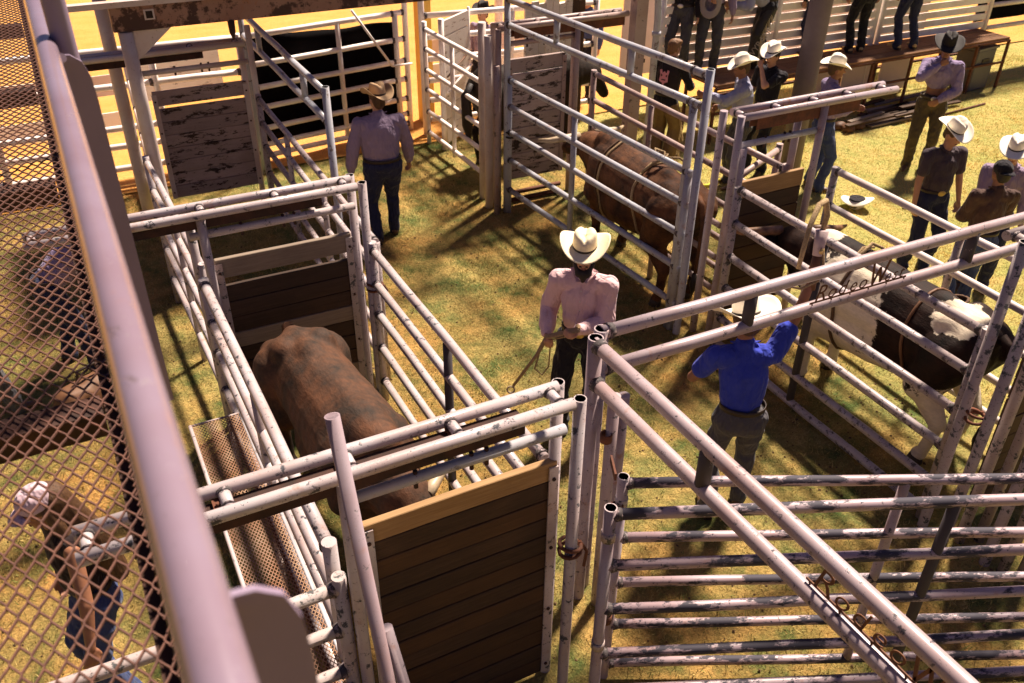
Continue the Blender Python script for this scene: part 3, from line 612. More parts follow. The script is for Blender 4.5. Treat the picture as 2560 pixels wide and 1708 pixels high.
for k in range(6):
    m = MB(); y = .616 + k * 2.007 - .0; th = .004
    if y > 6.3: break
    prof = [(.012, .95), (.05, .945), (.075, .925), (.088, .885), (.092, .82), (.092, -.2), (-.01, -.2), (-.01, .93)]
    vs = [(px, y - th, pz) for px, pz in prof] + [(px, y + th, pz) for px, pz in prof]; n = len(prof)
    fs = [tuple(range(n))[::-1][::-1], tuple(range(n, 2 * n))[::-1]] + [(i, (i + 1) % n + 0, (i + 1) % n + n, i + n) for i in range(n)]
    fs[0] = tuple(range(n)); fs = [f[::-1] for f in fs]
    m.add(vs, fs); m.build('upright_plate', P_plate, t)
pipe('corner_post', (.046, 2.72, -1.0), (.046, 2.72, 1.8), .03, P_plate, t, seg=20)
pipe('lower_rope', (.012, 2.62, .935), (.03, 2.58, .95), .012, P_hand, t)

# leaning pipes at the front
t = thing('leaning_pipe', 'bare open ended pipe leaning up in front of the nearest plank gate', 'pipe', (.73, 2.28, 0))
pipe('pipe', (0, 0, 0), (-.07, .54, 2.69), .032, P_rustpipe, t, True, seg=20)
t = thing('leaning_pipe', 'reddish capped pipe leaning at the foot of the bare open pipe', 'pipe', (.84, 2.4, 0))
pipe('pipe', (.06, -.1, 0), (-.10, .24, 1.55), .03, P_corner, t)

# expanded metal catwalk beside the chute
t = thing('catwalk', 'narrow rusty expanded metal catwalk along the left chute panel', 'catwalk', (.27, 3.0, .8))
m = MB(); LW, SW = .040, .024
i = 0; x = .008
while x < .335:
    y = -1.4 + (LW / 2 if i % 2 else 0)
    while y < 2.56:
        a = SW / 4
        for q0, q1 in (((x - a, y), (x + a, y + LW / 2)), ((x + a, y + LW / 2), (x - a, y + LW))):
            m.bar((q0[0], q0[1], .0), (q1[0], q1[1], .0), .0040, .004)
        y += LW
    x += SW / 2; i += 1
o = m.build('expanded_metal_tread', M_mesh2, t); o['kind'] = 'stuff'
m = MB(); m.tube([(-.012, -1.4, -.005), (-.012, 2.58, -.005)], .014, 10); m.build('edge_bar', P_front, t)
m = MB(); m.tube([(.35, -1.4, -.02), (.35, 2.58, -.02)], .012, 10); m.build('edge_bar', P_galv, t)
m = MB(); m.tube([(-.012, 2.58, -.005), (.345, 2.58, -.005)], .009, 8); m.build('edge_bar', P_front, t)
m = MB(); m.box((.255, -1.4, -.03), (.275, 2.5, -.008)); m.build('support_strip', M_rust, t)
for y in (-1.2, 0, 1.2, 2.5): pipe('leg', (.26, y, -.8), (.26, y, -.03), .02, P_post, t)

def clods():
    """dry dung crumbs and dirt clods trodden into the pens; nobody could count them"""
    m = MB(); R_ = random.Random(4)
    for k in range(3800):
        x = R_.uniform(-2.4, 6.5); y = R_.uniform(.8, 12.0)
        if mnoise.noise(V((x * .9, y * .9, 3))) < R_.uniform(-.5, .35): continue
        s = R_.uniform(.005, .017); q = [V((R_.uniform(.6, 1.2) * s * dx, R_.uniform(.6, 1.2) * s * dy, R_.uniform(.4, .9) * s * dz)) + V((x, y, .006)) for dx, dy, dz in ((1, 0, 0), (0, 1, 0), (-1, 0, 0), (0, -1, 0), (0, 0, 1), (0, 0, -1))]
        m.add(q, [(0, 1, 4), (1, 2, 4), (2, 3, 4), (3, 0, 4), (1, 0, 5), (2, 1, 5), (3, 2, 5), (0, 3, 5)])
    o = m.build('dirt_clods', plain('dry_dirt_clods', (0.16, 0.09, 0.04), 1.0, 0.0, 9, c2=(0.07, 0.04, 0.02))); o['kind'] = 'stuff'
    tag(o, 'small dry clods and crumbs scattered over the trodden grass of the pens', 'dirt clods')
clods()

# ------------------------------------------------------------------ organic shapes: swept cones and ellipsoids fused into one skin
def _capsule(mb, p0, p1, r0, r1, sq=None, fac=1.0, seg=14):
    p0, p1 = V(p0), V(p1); d = p1 - p0; L = d.length
    if L < 1e-5: d = V((0, 0, 1))
    else: d = d / L
    u = V((0, 0, 1)) if abs(d.z) < .9 else V((0, 1, 0))
    a = d.cross(u).normalized(); b = d.cross(a); rings = []
    for k in range(1, 5): t = -math.pi / 2 + k * math.pi / 8; rings.append((p0 + d * (math.sin(t) * r0), math.cos(t) * r0))
    nm = max(1, int(L / .12))
    for k in range(1, nm): rings.append((p0 + d * (L * k / nm), r0 + (r1 - r0) * k / nm))
    for k in range(0, 4): t = k * math.pi / 8; rings.append((p1 + d * (math.sin(t) * r1), math.cos(t) * r1))
    vs = [p0 - d * r0]
    for c, r in rings:
        for k in range(seg):
            t = 2 * math.pi * k / seg; vs.append(c + (a * math.cos(t) + b * math.sin(t)) * r)
    vs.append(p1 + d * r1)
    if sq is not None:
        sq = V(sq).normalized()
        out = []
        for v in vs:
            q = v - p0; ax = d * q.dot(d); off = q - ax; out.append(v - sq * (off.dot(sq) * (1 - fac)))
        vs = out
    n = len(rings); fs = [(0, 1 + (k + 1) % seg, 1 + k) for k in range(seg)]
    for i in range(n - 1):
        for k in range(seg): fs.append((1 + i * seg + k, 1 + i * seg + (k + 1) % seg, 1 + (i + 1) * seg + (k + 1) % seg, 1 + (i + 1) * seg + k))
    e = len(vs) - 1; fs += [(e, 1 + (n - 1) * seg + k, 1 + (n - 1) * seg + (k + 1) % seg) for k in range(seg)]
    mb.add(vs, fs, True)
def _ell(mb, c, r, rot=None, seg=16):
    c = V(c); vs = [V((0, 0, -r[2]))]; n = 9
    for i in range(1, n): 
        t = -math.pi / 2 + math.pi * i / n
        for k in range(seg): a = 2 * math.pi * k / seg; vs.append(V((r[0] * math.cos(t) * math.cos(a), r[1] * math.cos(t) * math.sin(a), r[2] * math.sin(t))))
    vs.append(V((0, 0, r[2])))
    if rot is not None: vs = [rot @ v for v in vs]
    vs = [v + c for v in vs]
    fs = [(0, 1 + (k + 1) % seg, 1 + k) for k in range(seg)]
    for i in range(n - 2):
        for k in range(seg): fs.append((1 + i * seg + k, 1 + i * seg + (k + 1) % seg, 1 + (i + 1) * seg + (k + 1) % seg, 1 + (i + 1) * seg + k))
    e = len(vs) - 1; fs += [(e, 1 + (n - 2) * seg + k, 1 + (n - 2) * seg + (k + 1) % seg) for k in range(seg)]
    mb.add(vs, fs, True)
def blob(name, prims, voxel, mat, parent=None, smooth=3, folds=None, seed=0):
    mb = MB()
    for p in prims:
        if p[0] == 'c': _capsule(mb, *p[1:])
        else: _ell(mb, *p[1:])
    me = mb.mesh(name + '_raw'); tmp = bpy.data.objects.new('tmp_blob', me); COL.objects.link(tmp)
    r = tmp.modifiers.new('r', 'REMESH'); r.mode = 'VOXEL'; r.voxel_size = voxel; r.use_smooth_shade = True
    if smooth: s = tmp.modifiers.new('s', 'SMOOTH'); s.iterations = smooth; s.factor = .5
    dg = bpy.context.evaluated_depsgraph_get(); dg.update()
    out = bpy.data.meshes.new_from_object(tmp.evaluated_get(dg)); out.name = name
    bpy.data.objects.remove(tmp); bpy.data.meshes.remove(me)
    n = len(out.vertices)
    if folds and n:
        amp, freq, st = folds
        co = np.empty(n * 3, np.float32); no = np.empty(n * 3, np.float32)
        out.vertices.foreach_get('co', co); out.vertices.foreach_get('normal', no); co = co.reshape(-1, 3); no = no.reshape(-1, 3)
        d = np.empty(n, np.float32)
        for i in range(n):
            c = co[i]; q = V((c[0] * freq * st[0] + seed, c[1] * freq * st[1], c[2] * freq * st[2] + seed))
            v1 = mnoise.noise(q); v2 = mnoise.noise(q * 2.3)
            d[i] = (1 - 2.2 * abs(v1)) * .7 + .4 * v2
        co += no * (d * amp)[:, None]; out.vertices.foreach_set('co', co.ravel()); out.update()
    out.polygons.foreach_set('use_smooth', [True] * len(out.polygons))
    return link(name, out, mat, parent)
def ik(a, t, l1, l2, pole):
    a, t, pole = V(a), V(t), V(pole); d = t - a; L = d.length
    if L > (l1 + l2) * .995: t = a + d * ((l1 + l2) * .995 / L); d = t - a; L = d.length
    x = (l1 * l1 - l2 * l2 + L * L) / (2 * L); hgt = math.sqrt(max(l1 * l1 - x * x, 1e-6)); dn = d / L
    pp = pole - dn * pole.dot(dn); pp = pp.normalized() if pp.length > 1e-4 else V((0, 0, 1))
    return a + dn * x + pp * hgt, t

def cowboy_hat(parent, M, mat, band=M_band, crown=.125, side=.175, fb=.205, curl=.075, dip=.02, name='hat'):
    TH = 40; vs = []; rb = (.083, .102)
    prof = [(1.0, 0), (.86, 0), (.6, 0), (.35, 0), (.12, 0), (0, 0)]
    for u, _ in prof:
        for k in range(TH):
            a = 2 * math.pi * k / TH; cx, sy = math.cos(a), math.sin(a)
            x = (rb[0] + (side - rb[0]) * u) * cx; y = (rb[1] + (fb - rb[1]) * u) * sy
            z = curl * (abs(cx) ** 2.2) * u ** 1.4 - dip * (abs(sy) ** 2) * u
            x *= 1 - .10 * u * abs(cx) ** 3
            vs.append((x, y, z))
    for s, z in ((.985, .02), (.96, .05), (.93, .08), (.90, .105), (.84, .12), (.72, .127), (.5, .124), (.25, .12), (.02, .118)):
        for k in range(TH):
            a = 2 * math.pi * k / TH; cx, sy = math.cos(a), math.sin(a)
            x = rb[0] * s * cx; y = rb[1] * s * sy; zz = z * crown / .125
            if z > .10:
                zz -= .030 * math.exp(-(x / .022) ** 2) * (1 if abs(y) < .085 else .6)
                zz += .010 * (y / .1 if y < 0 else -y / .12)
                if y > .02: zz -= .018 * math.exp(-((abs(x) - .05) / .02) ** 2) * (y / .1)
            if z > .06 and y > .03: x *= 1 - .18 * (y / .1) * (z / .125)
            vs.append((x, y, zz))
    R = len(prof) + 9; fs = [(i * TH + k, i * TH + (k + 1) % TH, (i + 1) * TH + (k + 1) % TH, (i + 1) * TH + k) for i in range(R - 1) for k in range(TH)]
    m = MB(); m.add([M @ V(v) for v in vs], fs, True); o = m.build(name, mat, parent)
    sd = o.modifiers.new('s', 'SOLIDIFY'); sd.thickness = .004; sd.offset = 1
    b = MB(); vs = []
    for z, e in ((.004, 1.02), (.020, 1.015)):
        for k in range(TH): a = 2 * math.pi * k / TH; vs.append(M @ V((rb[0] * e * math.cos(a), rb[1] * e * math.sin(a), z)))
    b.add(vs, [(k, (k + 1) % TH, TH + (k + 1) % TH, TH + k) for k in range(TH)], True); bo = b.build('hat_band', band, o); s2 = bo.modifiers.new('s', 'SOLIDIFY'); s2.thickness = .002; s2.offset = 1
    return o
def ball_cap(parent, M, mat, brim_dir=1, dots=None):
    pr = [('e', (0, -.005, .03), (.088, .105, .085))]
    o = blob('cap', [(p[0], p[1], p[2]) for p in pr], .010, mat, parent, 1)
    for v in o.data.vertices:
        if v.co.z < .0: v.co.z = .0
    o.data.transform(M)
    m = MB(); n = 12; vs = []
    for j in range(4):
        for k in range(n + 1):
            a = math.pi * k / n; x = .078 * math.cos(a); y = brim_dir * (.07 + (.075 * j / 3) * math.sin(a) + .02 * math.sin(a)); vs.append(M @ V((x, y, .012 - .012 * (j / 3) ** 2 - .9 * x * x)))
    m.add(vs, [(j * (n + 1) + k, j * (n + 1) + k + 1, (j + 1) * (n + 1) + k + 1, (j + 1) * (n + 1) + k) for j in range(3) for k in range(n)], True)
    b = m.build('cap_brim', mat, o); s = b.modifiers.new('s', 'SOLIDIFY'); s.thickness = .004
    return o

def hand_prims(w, d, n, curl=.5, grip=False):
    """w wrist, d finger direction, n palm normal (curl towards it)"""
    d = V(d).normalized(); n = V(n); n = (n - d * n.dot(d)).normalized(); s = d.cross(n)
    P = [('c', w, w + d * .03, .027, .03, tuple(n), .62), ('c', w + d * .03 - s * .012, w + d * .075 - s * .02, .024, .02, tuple(n), .65), ('c', w + d * .03 + s * .012, w + d * .075 + s * .02, .024, .02, tuple(n), .65)]
    for i, (off, ln) in enumerate(((-.032, .062), (-.011, .075), (.011, .080), (.032, .070))):
        k = w + d * (.082 - abs(off) * .2) + s * off
        a1 = curl * (1.0 + .1 * i); a2 = a1 + curl * 1.3; a3 = a2 + curl
        d1 = d * math.cos(a1) + n * math.sin(a1); d2 = d * math.cos(a2) + n * math.sin(a2); d3 = d * math.cos(a3) + n * math.sin(a3)
        q1 = k + d1 * ln * .48; q2 = q1 + d2 * ln * .32; q3 = q2 + d3 * ln * .24
        P += [('c', k, q1, .0105, .0095), ('c', q1, q2, .0095, .0088), ('c', q2, q3, .0088, .0078)]
    t0 = w + d * .02 + s * .026; t1 = w + d * .052 + s * .050 + n * .014; t2 = t1 + (d * .8 + n * (.5 if grip else .2) - s * (.35 if grip else 0)).normalized() * .032
    P += [('c', t0, t1, .015, .012), ('c', t1, t2, .012, .009)]
    return P

def person(label, loc, rz, shirt=None, pants=None, hat=None, hatkw=None, sleeves='long', skin=None, hair=None, beard=None, h=1.0, lean=0, side=0, twist=0,
           head=(0, 0), handL=(-.27, .08, .82), handR=(.27, .08, .82), poleL=(-.6, -1, -.2), poleR=(.6, -1, -.2), feet=((-.11, .0), (.11, .05)), footz=(0, 0), boots=None, belt=True,
           near=False, buckle=None, curl=(.45, .45), palm=None, crop=False, group=None, cap=None, long_hair=None, extra=None, fat=1.12, hairstyle='short', group_=None):
    skin = skin or M_skin; boots = boots or M_boot
    t = thing('person', label, 'person', loc, rz, group); T0 = Matrix.Scale(h, 4)
    vx = .0075 if near else .0105; cvx = .011 if near else .014
    lr = math.radians(lean); sr = math.radians(side); tw = math.radians(twist)
    Rt = Matrix.Rotation(-lr, 4, 'X') @ Matrix.Rotation(sr, 4, 'Y') @ Matrix.Rotation(tw, 4, 'Z')
    hip = V((0, 0, .95)); T = lambda x, y, z: (hip + (Rt @ (V((x, y, z)) - hip))) * 1.0
    fwd = Rt @ V((0, 1, 0))
    yaw, pit = math.radians(head[0]), math.radians(head[1])
    nk = T(0, .0, 1.50); HM = Matrix.Translation(nk + (Rt @ V((0, .015, .07)))) @ (Rt if lean < 50 else Matrix.Rotation(-lr * .6, 4, 'X')) @ Matrix.Rotation(yaw, 4, 'Z') @ Matrix.Rotation(-pit, 4, 'X')
    Hp = lambda x, y, z: HM @ V((x, y, z)); hr = HM.to_3x3()
    sc = lambda v: V(v) * h
    sp = []; limbs = []
    out = {}
    for sgn, hd, pole, cu, key in ((-1, handL, poleL, curl[0], 'L'), (1, handR, poleR, curl[1], 'R')):
        sh = T(sgn * .182 * (.4 + .6 * fat), 0, 1.405); el, wr = ik(sh, hd, .29, .255, pole); limbs.append((sgn, sh, el, wr)); out[key] = wr
        pn = V(palm[key]) if palm and key in palm else V((-sgn, 0, 0))
        dd = (wr - el).normalized()
        sp += [('c', sh, el, .045, .038), ('c', el, wr, .040, .026)] + hand_prims(wr, dd, pn, cu, cu > .8)
    # body
    sp += [('c', T(0, 0, 1.0), T(0, 0, 1.30), .115, .125, tuple(fwd), .7), ('c', T(-.13, 0, 1.40), T(.13, 0, 1.40), .055, .055), ('c', T(0, 0, 1.40), Hp(0, .0, -.01), .057, .052)]
    sp += [('e', Hp(0, -.005, .085), (.074, .095, .105), hr), ('e', Hp(0, .035, .02), (.052, .058, .055), hr), ('e', Hp(0, .062, .055), (.05, .035, .05), hr), ('c', Hp(0, .088, .075), Hp(0, .108, .045), .010, .014), ('c', Hp(-.035, .082, .092), Hp(.035, .082, .092), .012, .012), ('e', Hp(0, .07, -.015), (.025, .022, .018), hr),
           ('e', Hp(-.076, -.005, .055), (.012, .02, .032), hr), ('e', Hp(.076, -.005, .055), (.012, .02, .032), hr)]
    legs = []
    for i, sgn in ((0, -1), (1, 1)):
        hj = V((sgn * .092, 0, .90)); ft = V((feet[i][0], feet[i][1], .085 + footz[i])); kn, an = ik(hj, ft, .43, .42, (sgn * .15, 1, 0)); legs.append((sgn, hj, kn, an))
        sp += [('c', hj, kn, .06, .045), ('c', kn, an, .045, .035)]
    S_ = lambda P: [tuple([p[0]] + [(sc(q) if isinstance(q, Vector) and p[0] in 'ce' and j < (2 if p[0] == 'c' else 1) else q) for j, q in enumerate(p[1:])]) for p in P] if h != 1.0 else P
    def fin(P):
        if h == 1.0: return P
        o = []
        for p in P:
            if p[0] == 'c': o.append(('c', V(p[1]) * h, V(p[2]) * h, p[3] * h, p[4] * h) + tuple(p[5:]))
            else: o.append(('e', V(p[1]) * h, tuple(x * h for x in p[2])) + tuple(p[3:]))
        return o
    body = blob('body', fin(sp), vx, skin, t, 2)
    # face
    fm = MB(); _ell(fm, Hp(-.03, .084, .072) * h, (.011, .006, .006), hr, 8); _ell(fm, Hp(.03, .084, .072) * h, (.011, .006, .006), hr, 8); e = fm.build('eyes', M_pupil, body)
    e['kind'] = 'stuff'
    fm = MB(); _ell(fm, Hp(0, .090, .012) * h, (.022, .008, .007), hr, 8); fm.build('mouth', M_lip, body)
    # shirt
    if shirt:
        z0 = 1.19 if crop else .93
        P = [('c', T(0, 0, max(z0 + .06, 1.10)), T(0, .0, 1.28), .148 * fat, .160 * fat, tuple(fwd), .74), ('c', T(-.125 * (.4 + .6 * fat), -.01, 1.395), T(.125 * (.4 + .6 * fat), -.01, 1.395), .08, .08), ('c', T(0, -.01, 1.40), T(0, -.005, 1.475), .085, .066)]
        if not crop: P += [('c', T(0, .01, 1.085), T(0, .01, 1.12), .150 * fat, .152 * fat, tuple(fwd), .80)]
        for sgn, sh, el, wr in limbs:
            if sleeves == 'none': continue
            if sleeves == 'short': e2 = sh + (el - sh) * .62; P += [('c', sh, e2, .068 * fat, .064)]
            else: w2 = el + (wr - el) * .93; P += [('c', sh, el, .068, .066), ('c', el - (wr - el) * .0, el + (wr - el) * .7, .066, .056), ('c', el + (wr - el) * .7, w2, .050, .040)]
        so = blob('shirt', fin(P), cvx, shirt, t, 2, folds=(.015, 5.5, (1, 1, .55)), seed=len(label))
        if sleeves != 'none':
            cm = MB(); c0 = T(0, -.005, 1.475); 
            for sgn in (-1, 1): cm.bar(T(sgn * .014, .075, 1.452) * h, T(sgn * .078, -.02, 1.505) * h, .055 * h, .008)
            cm.build('collar', shirt, so)
            if near and not crop:
                from mathutils.bvhtree import BVHTree
                bv = BVHTree.FromPolygons([v.co for v in so.data.vertices], [q.vertices for q in so.data.polygons]); pts = []
                for k in range(12):
                    z = 1.02 + .40 * k / 11; o_ = T(0, .5, z) * h; hit = bv.ray_cast(o_, (T(0, -.5, z) - T(0, .5, z)).normalized())
                    if hit[0] is not None: pts.append(hit[0])
                if len(pts) > 2 and sleeves == 'long':
                    pm = MB()
                    for a_, b_ in zip(pts[:-1], pts[1:]): pm.bar(a_, b_, .030, .006, up=(0, 1, 0)) if False else pm.bar(a_, b_, .006, .006)
                    pm.build('placket', shirt, so)
                    bb = MB()
                    for q_ in pts[::2]: _ell(bb, q_ + V((0, .004, 0)), (.006, .003, .006), None, 8)
                    ob = bb.build('buttons', M_silver, so); ob['kind'] = 'stuff'
    # pants
    if pants:
        P = [('e', V((0, 0, .94)), (.160 * fat, .122 * fat, .115)), ('c', V((-.06, -.02, .88)), V((.06, -.02, .88)), .105, .105)]
        for sgn, hj, kn, an in legs:
            P += [('c', hj, kn, .092 * fat, .068), ('c', kn, an + V((0, 0, .02)), .068, .062), ('c', an + V((0, .01, -.01)), an + V((0, .02, -.035)), .064, .064)]
        blob('jeans', fin(P), cvx, pants, t, 2, folds=(.016, 8, (1, 1, .9)), seed=3)
    bt = MB(); soles = MB()
    P = []
    for sgn, hj, kn, an in legs:
        fd = V((sgn * .18, 1, 0)).normalized(); b = an - V((0, 0, .085))
        P += [('c', an + V((0, 0, .05)), b + V((0, 0, .06)), .05, .045), ('c', b + V((0, 0, .045)) - fd * .035, b + V((0, 0, .038)) + fd * .11, .040, .038, (0, 0, 1), .85), ('c', b + V((0, 0, .034)) + fd * .11, b + V((0, 0, .028)) + fd * .185, .036, .022, (0, 0, 1), .85)]
        bo = blob('boot', fin(P[-3:]), .010, boots, t, 2)
        hl = MB(); hb = (b - fd * .04) * h; hl.box(hb + V((-.028, -.025, 0)), hb + V((.028, .03, .035))); hl.build('heel', M_belt, bo)
    if belt and pants:
        n = 28; vs = []
        for z in (.992, 1.03):
            for k in range(n): a = 2 * math.pi * k / n; vs.append(V((.150 * fat * math.cos(a), .118 * fat * math.sin(a), z)) * h)
        bm = MB(); bm.add(vs, [(k, (k + 1) % n, n + (k + 1) % n, n + k) for k in range(n)], True); bo = bm.build('belt', M_belt, t); sd = bo.modifiers.new('s', 'SOLIDIFY'); sd.thickness = .006; sd.offset = 1
        bk = MB(); _ell(bk, V((0, .127 * fat, 1.003)) * h, (.045, .008, .032), None, 14); bk.build('buckle', buckle or M_silver, bo)
    # hair
    if hair:
        P = [('e', Hp(0, -.018, .098), (.080, .098, .100), hr), ('e', Hp(0, -.055, .05), (.068, .05, .07), hr)]
        if hairstyle == 'full': P += [('e', Hp(0, .035, .155), (.072, .065, .04), hr), ('e', Hp(-.06, .0, .07), (.022, .045, .05), hr), ('e', Hp(.06, .0, .07), (.022, .045, .05), hr)]
        if long_hair: P += [('c', Hp(0, -.07, .08), T(0, -.13, 1.30), .085, .075), ('c', T(-.05, -.13, 1.34), T(-.09, -.15, 1.04), .085, .06), ('c', T(.05, -.12, 1.34), T(.07, -.13, 1.12), .06, .045), ('c', Hp(.06, -.02, .06), T(.12, -.02, 1.33), .035, .03), ('c', Hp(-.06, -.02, .06), T(-.12, -.03, 1.33), .035, .03)]
        blob('hair', fin(P), .010, hair, t, 1, folds=(.006, 26, (1, 1, .3)))
    if beard:
        blob('beard', fin([('c', Hp(-.058, .015, .03), Hp(-.03, .065, -.02), .022, .03), ('c', Hp(.058, .015, .03), Hp(.03, .065, -.02), .022, .03), ('c', Hp(-.025, .075, -.03), Hp(.025, .075, -.03), .034, .034), ('c', Hp(0, .08, -.04), Hp(0, .085, -.085), .036, .018), ('c', Hp(-.025, .092, .03), Hp(.025, .092, .03), .008, .008)]), .008, beard, t, 1, folds=(.004, 40, (1, 1, .5)))
    MH = Matrix.Scale(h, 4) @ HM @ Matrix.Translation((0, -.022, .132)) @ Matrix.Rotation(math.radians(-4), 4, 'X')
    if hat: cowboy_hat(t, MH, hat, **(hatkw or {}))
    if cap: ball_cap(t, Matrix.Scale(h, 4) @ HM @ Matrix.Translation((0, -.01, .095)), cap[0], cap[1])
    out['t'] = t; out['T'] = T; out['H'] = HM; out['legs'] = legs; out['limbs'] = limbs; out['h'] = h
    return out

C_pink = cloth('pink_striped_shirt', (0.80, 0.56, 0.56), pattern=30, c2=(0.66, 0.38, 0.42))
C_blue = cloth('royal_blue_polo', (0.035, 0.055, 0.42))
C_lav = cloth('lavender_shirt', (0.36, 0.27, 0.36), pattern=22, c2=(0.24, 0.17, 0.28))
C_lblue = cloth('light_blue_grey_shirt', (0.36, 0.36, 0.48))
C_purple = cloth('dusty_purple_shirt', (0.28, 0.21, 0.36))
C_black = cloth('black_shirt', (0.015, 0.012, 0.016))
C_char = cloth('charcoal_shirt', (0.07, 0.05, 0.06))
C_brown = cloth('brown_shirt', (0.085, 0.045, 0.035))
C_vest = cloth('black_vest', (0.03, 0.02, 0.022))
C_jean = cloth('dark_blue_jeans', (0.025, 0.028, 0.07))
C_jean2 = cloth('blue_jeans', (0.05, 0.07, 0.17))
C_jeang = cloth('grey_jeans', (0.085, 0.08, 0.09))
C_jeank = cloth('black_jeans', (0.018, 0.016, 0.022))
C_olive = cloth('olive_brown_jeans', (0.09, 0.065, 0.035))
C_lilac = cloth('lilac_cap_cloth', (0.62, 0.45, 0.50))
C_tee = cloth('black_tank_top', (0.02, 0.01, 0.01))

man_back = person('man seen from behind in a lavender shirt and tan hat walking across the pen', (3.14, 9.30, 0), -.12, C_lav, C_jean, M_tanhat, dict(curl=.09, dip=.03), hair=M_hairb, head=(18, -4), handL=(-.36, .02, .84), handR=(.34, .14, .88), poleL=(-1, -.6, 0), poleR=(1, -.6, 0), feet=((-.13, -.06), (.12, .14)), fat=1.38, lean=4, h=1.05)
man_pink = person('bearded man in a pink shirt and straw hat looking down at a strap', (3.29, 5.08, 0), 2.40, C_pink, C_jeank, M_straw, dict(curl=.075, fb=.185, side=.195, crown=.115, dip=.025), hair=M_haird, beard=M_haird, near=True, h=1.09, head=(8, 0), handL=(-.02, .30, 1.16), handR=(.22, .20, 1.02), poleL=(-.6, -.5, -.8), poleR=(.35, -1, -.4), feet=((-.13, .02), (.12, .03)), curl=(1.1, 1.0), palm=dict(L=(0, 0, -1), R=(-1, .3, 0)), fat=.98, lean=5, buckle=M_brass)
man_blue = person('man in a royal blue shirt and cream hat reaching up to the bull pen', (3.82, 3.72, 0), -.55, C_blue, C_jeang, M_felt, dict(side=.22, fb=.25, curl=.08, crown=.15), sleeves='short', skin=M_skin2, hair=M_hairb, near=True, head=(24, 10), side=-5, h=1.04, handL=(-.16, .30, 1.12), handR=(.42, .30, 2.02), poleL=(-1, -.4, -.6), poleR=(1, .2, -.8), feet=((-.13, -.04), (.12, .10)), curl=(.8, 1.1), fat=1.02, lean=5)
man_boy = person('young man with brown hair in a black vest with a pink emblem', (7.66, 10.0, 0), -1.15, C_black, C_jeank, hair=M_hairl, hairstyle='full', head=(-18, 4), handL=(-.2, .32, 1.05), handR=(.2, .36, 1.05), feet=((-.12, 0), (.12, .05)), lean=6, h=.98)
man_lb = person('man in a light blue shirt and cream hat with one arm stretched out left', (7.98, 8.72, 0), 1.05, C_lblue, C_jeang, M_felt, dict(curl=.06), skin=M_skin2, hair=M_hairb, head=(8, 6), handL=(-.10, .55, 1.30), handR=(.22, .3, 1.05), poleL=(-.6, -.2, -1), feet=((-.12, 0), (.12, .05)), lean=8, fat=1.1)
man_bt = person('man in a black shirt and cream hat holding his hand to his mouth', (8.62, 9.02, 0), 1.72, C_black, C_jeank, M_felt, dict(curl=.07), sleeves='short', hair=M_haird, head=(4, 8), handL=(.0, .22, 1.52), handR=(.12, .24, 1.12), poleL=(-.6, .3, -1), feet=((-.12, 0), (.12, .05)), curl=(.9, .6), fat=1.08, palm=dict(L=(0, -1, 0)))
man_lv = person('man in a lavender shirt and cream hat standing right beside the thick pole', (8.92, 8.20, 0), -2.0, C_purple, C_jean2, M_felt, dict(curl=.05, dip=.03), skin=M_skin2, hair=M_hairb, head=(-10, 6), handL=(-.12, .42, 1.12), handR=(.05, .3, 1.12), feet=((-.12, 0), (.12, .05)), fat=1.05)
man_bh = person('man in a black hat holding up his purple shirt over a bare belly', (10.80, 8.08, 0), 2.30, C_purple, C_olive, M_blackhat, dict(side=.2, fb=.215, curl=.035), skin=M_skin2, hair=M_haird, crop=True, head=(6, 16), handL=(-.05, .22, 1.02), handR=(.04, .22, 1.46), poleL=(-1, -.3, -.4), poleR=(1, .2, -.8), feet=((-.1, 0), (.12, .04)), curl=(.5, .9), palm=dict(L=(0, -1, 0), R=(0, -1, 0)), boots=M_boot, h=1.06)
man_ds = person('young man in a charcoal short sleeved shirt and cream hat on the lawn', (8.32, 5.90, 0), 2.85, C_char, C_jean, M_felt, dict(curl=.06, side=.185), sleeves='short', hair=M_hairb, head=(14, 20), handL=(-.30, .08, .78), handR=(.28, .10, .80), feet=((-.12, .0), (.12, -.04)), fat=1.04, buckle=M_brass)
man_br = person('person in a brown shirt and backward dark cap seen from behind', (7.96, 4.98, 0), -.45, C_brown, C_jean2, hair=M_haird, cap=(C_black, -1), skin=M_skin2, head=(6, 4), handL=(-.1, .32, 1.05), handR=(.12, .34, 1.1), feet=((-.14, .0), (.10, .12)), h=.97, fat=1.03)
man_wh = person('man in a cream hat and plum shirt half hidden behind the brown shirt', (8.60, 5.32, 0), 2.2, C_lav, C_jean, M_felt, dict(side=.19, curl=.03), hair=M_hairb, head=(-6, 14), handL=(-.28, .1, .82), handR=(.1, .3, 1.0), h=.97)
man_left = person('man in a mauve shirt bending forward behind the walkway mesh', (-.52, 8.05, 0), -1.5, C_purple, C_jean, M_felt, None, hair=M_hairb, lean=48, head=(0, -20), handL=(.1, .72, .75), handR=(.2, .70, .72), feet=((-.2, .0), (.16, .2)))
woman = person('woman with long brown hair and a lilac cap below the walkway mesh', (-.52, 4.14, 0), 1.8, C_tee, C_jean2, cap=(C_lilac, 1), hair=M_hairb, long_hair=True, sleeves='none', skin=M_skin2, near=True, head=(0, 14), handL=(-.42, .16, .86), handR=(.30, .10, .78), poleL=(-1, -.5, 0), poleR=(1, -.6, 0), feet=((-.1, 0), (.12, .06)), h=1.0, fat=.95, lean=6)
p = person('person in grey trousers at the left edge behind the walkway mesh', (-1.28, 7.55, 0), -1.2, C_char, C_jeang, hair=M_hairb, feet=((-.12, 0), (.1, .25)))
